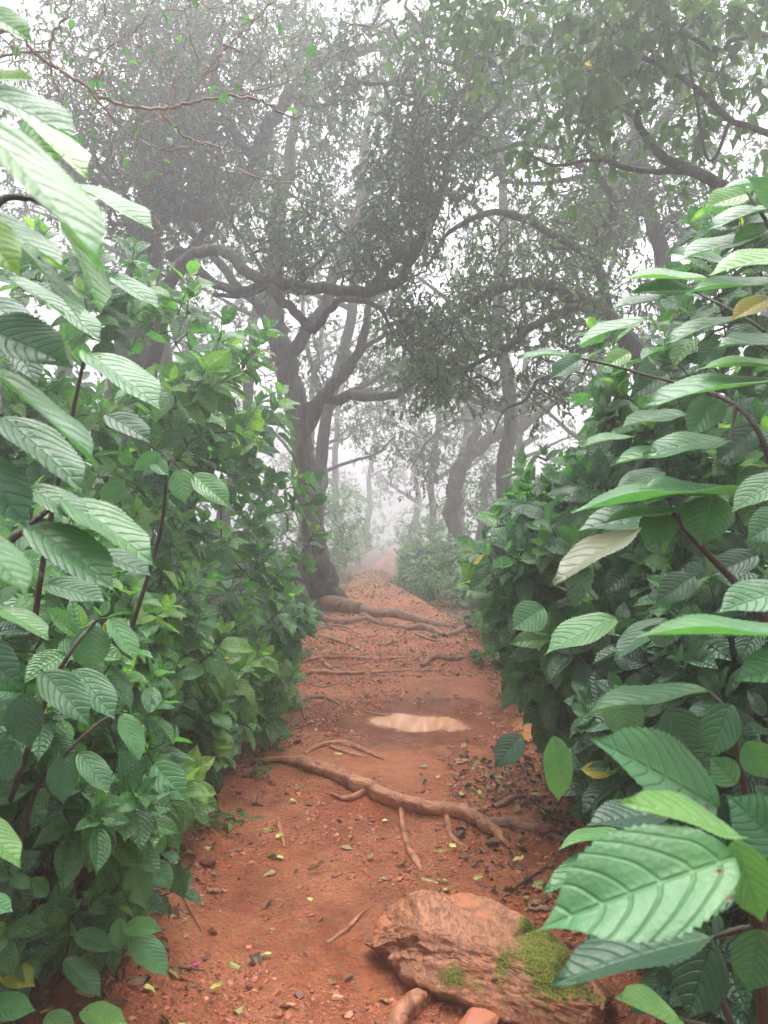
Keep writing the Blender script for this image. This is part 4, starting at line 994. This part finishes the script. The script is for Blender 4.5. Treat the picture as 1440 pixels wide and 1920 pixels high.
# ------------------------------------------------------------------ mossy rock
def rock():
    import bmesh
    bm = bmesh.new(); bmesh.ops.create_icosphere(bm, subdivisions=7, radius=1)
    v = np.array([q.co[:] for q in bm.verts]); f = np.array([[q.index for q in fc.verts] for fc in bm.faces]); bm.free()
    a = G(700, 1760); b = G(1130, 1905); a[2] = b[2] = 0
    c = G(905, 1845); c[2] = float(h(c[0], c[1]))
    ax = unit(b-a); ay = np.array([-ax[1], ax[0], 0])
    # super-ellipsoid with a flat slanting top and an undercut front-left side
    u = v.copy(); u = np.sign(u)*np.abs(u)**.78
    L_, W_, H_ = .50, .20, .17
    x = u[:, 0]*L_; y = u[:, 1]*W_; z = u[:, 2]*H_
    y *= 1-.25*sstep(.0, 1, -u[:, 0]); z *= 1-.35*sstep(.1, 1, u[:, 0])
    low = sstep(.3, -.6, u[:, 2]); y += low*.09*(u[:, 1] < 0)*np.abs(u[:, 1]); x += low*.12*(u[:, 0] < 0)*np.abs(u[:, 0])
    z += .03*u[:, 0]*0-.28*y*0
    # ridges along the grain, cracks and a gully between two lobes
    gr = fbm(x*5+y*9+3, y*22-x*9+z*12, 3)*.03; bl = fbm(x*6+1, y*6+z*8, 3)*.085
    fine = fbm(x*60-y*30, y*90+z*70, 3)*.007
    gul = -.055*np.exp(-((x-.10-.5*y)/.022)**2)*sstep(-.25, .15, u[:, 1])*(u[:, 2] > 0)
    n = unit(v); k = (gr+bl+fine+gul)[:, None]
    loc = np.stack([x, y, z], 1)+n*k
    rr = rs(17)
    crack = np.exp(-(np.abs(fbm(x*9+y*5, y*14+3, 3))/.012)**2)*.02*(u[:, 2] > -.2); loc = loc-n*crack[:, None]
    for _ in range(24):
        q = unit(rr.randn(3)*np.array([.8, 1, 1])); pr = loc@q; mx = np.percentile(pr, 90+7*rr.rand()); loc = loc-.95*np.maximum(pr-mx, 0)[:, None]*q
    loc = loc+n*(fbm(x*26-y*14, y*40+z*34, 4)*.009)[:, None]
    loc[:, 2] += sstep(.2, 1, u[:, 1])*.015
    W = c+loc[:, :1]*ax+loc[:, 1:2]*ay+loc[:, 2:3]*np.array([0, 0, 1.])+np.array([0, 0, .03])
    W[:, 2] += -.05*u[:, 0]*0
    tone = np.zeros(len(W))
    for (mx, my, sx, sy, am) in [(.17, .08, .10, .13, .8), (.06, -.02, .05, .10, .25), (.24, -.03, .15, .09, .85), (-.03, -.15, .06, .03, .55), (.05, -.15, .05, .03, .5), (.30, .12, .09, .07, .7),(.12, -.10, .05, .04, .6), (-.2, -.12, .04, .04, .3)]:
        tone = np.maximum(tone, am*np.exp(-((loc[:, 0]-mx)/sx)**2-((loc[:, 1]-my)/sy)**2))
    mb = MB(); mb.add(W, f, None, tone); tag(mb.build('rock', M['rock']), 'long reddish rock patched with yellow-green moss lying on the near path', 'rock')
rock()
# flat slab in the soil before the rock, small boulders
def stone(label, px, py, sx, sy, sz, rot, seed, mat='chip', tone=.6, sink=.2, name='stone'):
    import bmesh
    r = rs(seed); bm = bmesh.new(); bmesh.ops.create_icosphere(bm, subdivisions=4, radius=1)
    v = np.array([q.co[:] for q in bm.verts]); f = np.array([[q.index for q in fc.verts] for fc in bm.faces]); bm.free()
    for _ in range(9):
        n = unit(r.randn(3)); dd = .62+.25*r.rand(); s_ = v@n; v = v-np.maximum(s_-dd, 0)[:, None]*n
    v = v*(1+.05*fbm(v[:, 0]*4+seed, v[:, 1]*4+v[:, 2]*3, 3))[:, None]
    g = G(px, py); ca, sa = math.cos(rot), math.sin(rot)
    x = v[:, 0]*sx; y = v[:, 1]*sy; W = np.stack([g[0]+x*ca-y*sa, g[1]+x*sa+y*ca, float(h(g[0], g[1]))+v[:, 2]*sz+sz*(1-2*sink)], 1)
    mb = MB(); mb.add(W, f, None, tone); tag(mb.build(name, M[mat], smooth=False), label, 'stone', 'loose stones on the path')
for i, a in enumerate([
 ('flat slanting stone slab at the bottom edge below the rock', 900,1925,.085,.05,.03,.5,.42),
 ('palest flat orange chip of stone low on the near path', 632,1872,.020,.014,.007,.2,.88),
 ('square flat stone beside the heap of chips left of the path', 655,1905,.020,.014,.007,.9,.7),
 ('flat red stone flake on the lower left of the path', 540,1886,.024,.012,.005,.1,.6),
 ('flat stone standing just behind the right end of the thickest root', 868,1512,.03,.024,.012,.3,.6),
 ('dark lump of stone sticking out of the left bank', 392,1622,.035,.03,.03,.8,.12),
 ('small white pebble on top of the mossy rock', 775,1705,.006,.004,.004,.8,1.),
 ('dark angular stone at the shady right verge', 1020,1560,.05,.035,.03,.2,.05),
 ('wedge of stone lying near the hanging bright leaf', 862,1432,.03,.016,.008,.3,.55)]):
    stone(a[0], a[1], a[2], a[3], a[4], a[5], a[6], 300+i, tone=a[7])

# ------------------------------------------------------------------ chips, litter and single fallen leaves
def chips():
    r = rs(90); N = 42000
    cube = np.array([[-1,-1,-1],[1,-1,-1],[1,1,-1],[-1,1,-1],[-1,-1,1],[1,-1,1],[1,1,1],[-1,1,1]], float)
    fc = np.array([[0,3,2,1],[4,5,6,7],[0,1,5,4],[1,2,6,5],[2,3,7,6],[3,0,4,7]])
    y = 2.0+r.rand(N)**1.6*7.5; x = path_c(y)+(r.rand(N)*2-1)*(path_w(y)+.12)
    dens = fbm(x*2.2+3, y*2.2, 3)+.35*np.abs(x)+.25*(x > .2)*(y < 4.5)
    k = dens > (-.05+.25*r.rand(N)); k &= ~((((x-.21)/.55)**2+((y-5.32)/.42)**2) < 1); x, y = x[k], y[k]; n = len(x)
    s = .0022*(r.rand(n)**-.42)*np.clip(.75+y/6, 1, 2.2); s = np.minimum(s, .015)
    V = cube[None]*(1+.35*r.randn(n, 8, 1)*.6); V[:, 4:, :2] *= (.45+.4*r.rand(n, 1, 1))
    V[..., 1] *= (.5+.5*r.rand(n, 1)); V[..., 2] *= (.18+.3*r.rand(n, 1))
    a = r.rand(n)*2*pi; ca, sa = np.cos(a)[:, None], np.sin(a)[:, None]
    tx, ty = r.randn(n, 1)*.25, r.randn(n, 1)*.25
    X = V[..., 0]*ca-V[..., 1]*sa; Y = V[..., 0]*sa+V[..., 1]*ca; Z = V[..., 2]+tx*X+ty*Y
    W = np.stack([x[:, None]+X*s[:, None], y[:, None]+Y*s[:, None], (h(x, y)+s*.15)[:, None]+Z*s[:, None]], -1)
    mb = MB(); f = (fc[None]+(np.arange(n)*8)[:, None, None]).reshape(-1, 4)
    mb.add(W.reshape(-1, 3), f, None, np.repeat(np.clip(.32+.17*r.randn(n), 0, .85), 8)); tag(mb.build('gravel', M['chip'], smooth=False), kind='stuff')
chips()
def litter():
    r = rs(91); N = 40000
    y = 2.0+r.rand(N)**1.25*19; side = r.rand(N); x = path_c(y)+(r.rand(N)*2-1)*(path_w(y)+1.0)
    ed = np.abs(x-path_c(y))/path_w(y)
    pr = .035+.9*sstep(.72, 1.15, ed)+.4*sstep(5.4, 7.5, y)+1.3*sstep(.3, .55, x)*sstep(5.0, 4.3, y)*sstep(2.4, 2.8, y)
    k = r.rand(N) < pr*(.55+.8*fbm(x*3, y*3, 2)); x, y, ed = x[k], y[k], ed[k]; n = len(x)
    kk = ~((((x-.21)/.5)**2+((y-5.32)/.4)**2) < 1); x, y, ed = x[kk], y[kk], ed[kk]; n = len(x)
    B = np.stack([x, y, h(x, y)+.006], 1); a = r.rand(n)*2*pi
    D = unit(np.stack([np.cos(a), np.sin(a), .12*r.randn(n)], 1)); Nn = unit(np.stack([r.randn(n)*.3, r.randn(n)*.3, np.ones(n)], 1))
    tn = np.clip(.42+.24*r.randn(n)+.15*(y > 5.5)-.3*(x > .7)*(y < 5), 0, .93)
    mb = MB(); put_leaves(mb, T_DEAD, B, D, Nn, .025+.05*r.rand(n)**1.5, .16+.14*r.rand(n), tn, r); tag(mb.build('leaf_litter', M['litter']), kind='stuff')
litter()
FL = [ # px, py, length m, angle, width, tone, label
 (552,1506,.035,.2,.28,1.,'yellow-green fallen leaf near the short root on the left'),(524,1573,.028,.5,.3,1.,'bright yellow leaf tip under the round dull green leaf'),
 (500,1556,.055,2.5,.42,.9,'round dull green fallen leaf on the left slope'),(525,1612,.03,-.8,.3,.97,'pale yellow leaf curled over a dull brown one'),
 (508,1608,.045,2.8,.2,.7,'dull brown leaf half under the curled pale yellow one'),(596,1636,.055,0.05,.12,.62,'long slim tan leaf lying level in mid path'),
 (582,1688,.016,.1,.4,1.,'tiny yellow leaf scrap in mid path below the slim tan leaf'),(722,1542,.02,.3,.4,1.,'small yellow leaf just under the thickest root'),
 (660,1572,.03,1.1,.2,.95,'small upright yellow-green leaf left of the stubby root'),(695,1612,.03,1.2,.3,.6,'olive oval leaf flat on bare mud'),
 (830,1596,.055,.5,.32,.92,'large pale torn leaf by the hooked root'),(848,1590,.03,2.2,.3,1.,'yellowish leaf resting on the pale torn leaf'),
 (925,1577,.03,.1,.4,.92,'round pale leaf at the tip of the thickest root'),(974,1622,.045,-.7,.26,1.,'bright green-yellow leaf on the shady right side'),
 (808,1652,.055,-.3,.18,.82,'long green-brown leaf just above the mossy rock'),(832,1656,.035,-.4,.14,.97,'slim pale leaf touching the long green-brown one'),
 (838,1672,.022,1.0,.42,1.,'small pale yellow leaf nearest above the rock'),(898,1654,.032,0.,.22,.95,'mustard yellow leaf above the middle of the rock'),
 (442,1812,.032,-.4,.25,.9,'green curled leaf near the pink petal'),(500,1796,.04,.35,.14,.93,'slim upturned leaf right of the green curled leaf'),
 (282,1860,.032,0.1,.22,1.,'pale yellow leaf at the lower left edge of the path'),(408,1861,.034,0.,.2,1.,'pale yellow leaf straight below the green curled leaf'),
 (450,1895,.03,1.2,.35,.84,'yellow-brown oval leaf near the bottom edge'),(655,1836,.03,.8,.25,.35,'grey-brown folded leaf left of the rock'),
 (480,1806,.04,-1.,.35,.12,'dark brown crumpled leaf beside the slim upturned leaf'),(560,1484,.035,.3,.25,.78,'orange-yellow leaf among herbs above the left slope'),
 (635,1414,.04,.1,.2,.95,'yellow-green leaf on the arched pale root'),(1005,1495,.06,.3,.2,.92,'long pale leaf under the hanging bright green leaf'),
 (1045,1525,.05,.4,.35,.85,'olive leaf below the hanging bright green leaf'),(822,1462,.02,0,.35,1.,'small yellow leaf right of the puddle foreground'),
 (935,1432,.03,.5,.25,.6,'tan leaf at the right verge in front of the puddle'),(1052,1352,.05,.1,.25,.75,'tan leaf lying under the right shrub'),
 (530,1408,.05,.2,.22,.95,'pale leaf above the start of the thickest root'),(548,1380,.05,.1,.2,.9,'pale curled leaf on the left verge level with the puddle'),
 (745,1812,.02,.4,.3,.3,'tiny brown leaf in the hollow under the rock'),(580,1510,.04,-.3,.3,.32,'dull brown leaf by the short left root'),
]
r9 = rs(92)
for i, (px, py, ln, an, wd, tn, lab) in enumerate(FL):
    g = G(px, py); zz = float(h(g[0], g[1])); mb = MB(); tv, tf, tu = T_DEAD[i % 4]
    D = np.array([math.cos(an), math.sin(an), .05]); b = np.array([g[0]-D[0]*ln/2*1.5, g[1]-D[1]*ln/2*1.5, zz+.010])
    mb.inst(tv, tf, tu, b[None], D[None], np.array([[.15*r9.randn(), .1*r9.randn()-.1, 1.]]), np.array([ln*1.5]), np.array([wd]), np.array([tn]))
    tag(mb.build('fallen_leaf', M['litter']), lab, 'leaf', 'fallen leaves on the path')
g = G(369, 1812); mb = MB(); T_ = T_DEAD[0]
for k in range(3): mb.inst(*T_, np.array([[g[0], g[1], g[2]+.008]]), np.array([[math.cos(k*2.1), math.sin(k*2.1), .4]]), np.array([[0, -.3, 1.]]), np.array([.013]), np.array([.4]), np.array([.5]))
tag(mb.build('petal', M['petal']), 'tiny magenta petal lying on the thin twig at the left', 'petal')
for i, (row, lab) in enumerate([
  ([(318,1818,.002),(350,1820,.0025),(385,1825,.0015)], 'thin straight twig lying beside the pink petal'),
  ([(342,1685,.002),(358,1715,.002),(378,1750,.0015)], 'thin dark twig slanting down the left bank'),
  ([(960,1672,.003),(1000,1645,.004),(1030,1625,.003)], 'dark stick on the shady slope between rock and big leaf'),
  ([(850,1690,.003),(880,1698,.003),(905,1705,.002)], 'dark stick lying against the back of the rock'),
  ([(560,1275,.003),(600,1290,.003),(640,1282,.002)], 'dark stick under the left shrub near the long roots')]):
    pts = [];
    for px, py, ra in row: g = G(px, py); pts.append([g[0], g[1], float(h(g[0], g[1]))+.008, ra])
    d = dense(pts, 5); mb = MB(); mb.tube(d[:, :3], d[:, 3], 6, lump=.2); tag(mb.build('twig', M['bark']), lab, 'twig', 'twigs lying on the ground')

# ------------------------------------------------------------------ haze
def haze():
    q = NT('haze'); q.t.nodes.clear(); out = q.t.nodes.new('ShaderNodeOutputMaterial')
    v = q.t.nodes.new('ShaderNodeVolumePrincipled'); v.inputs['Color'].default_value = (.76, .76, .785, 1)
    v.inputs['Density'].default_value = HAZE; v.inputs['Anisotropy'].default_value = .55
    q.t.links.new(v.outputs[0], out.inputs['Volume'])
    x0, x1, y0, y1, z0, z1 = -68, 68, -15, 155, -6, 16.8
    V = [(x, y, z) for x in (x0, x1) for y in (y0, y1) for z in (z0, z1)]
    mb = MB(); mb.add(V, [[0,1,3,2],[4,6,7,5],[0,4,5,1],[2,3,7,6],[0,2,6,4],[1,5,7,3]]); tag(mb.build('haze', q.m, smooth=False), kind='stuff')
HAZE = 0.0215
haze()
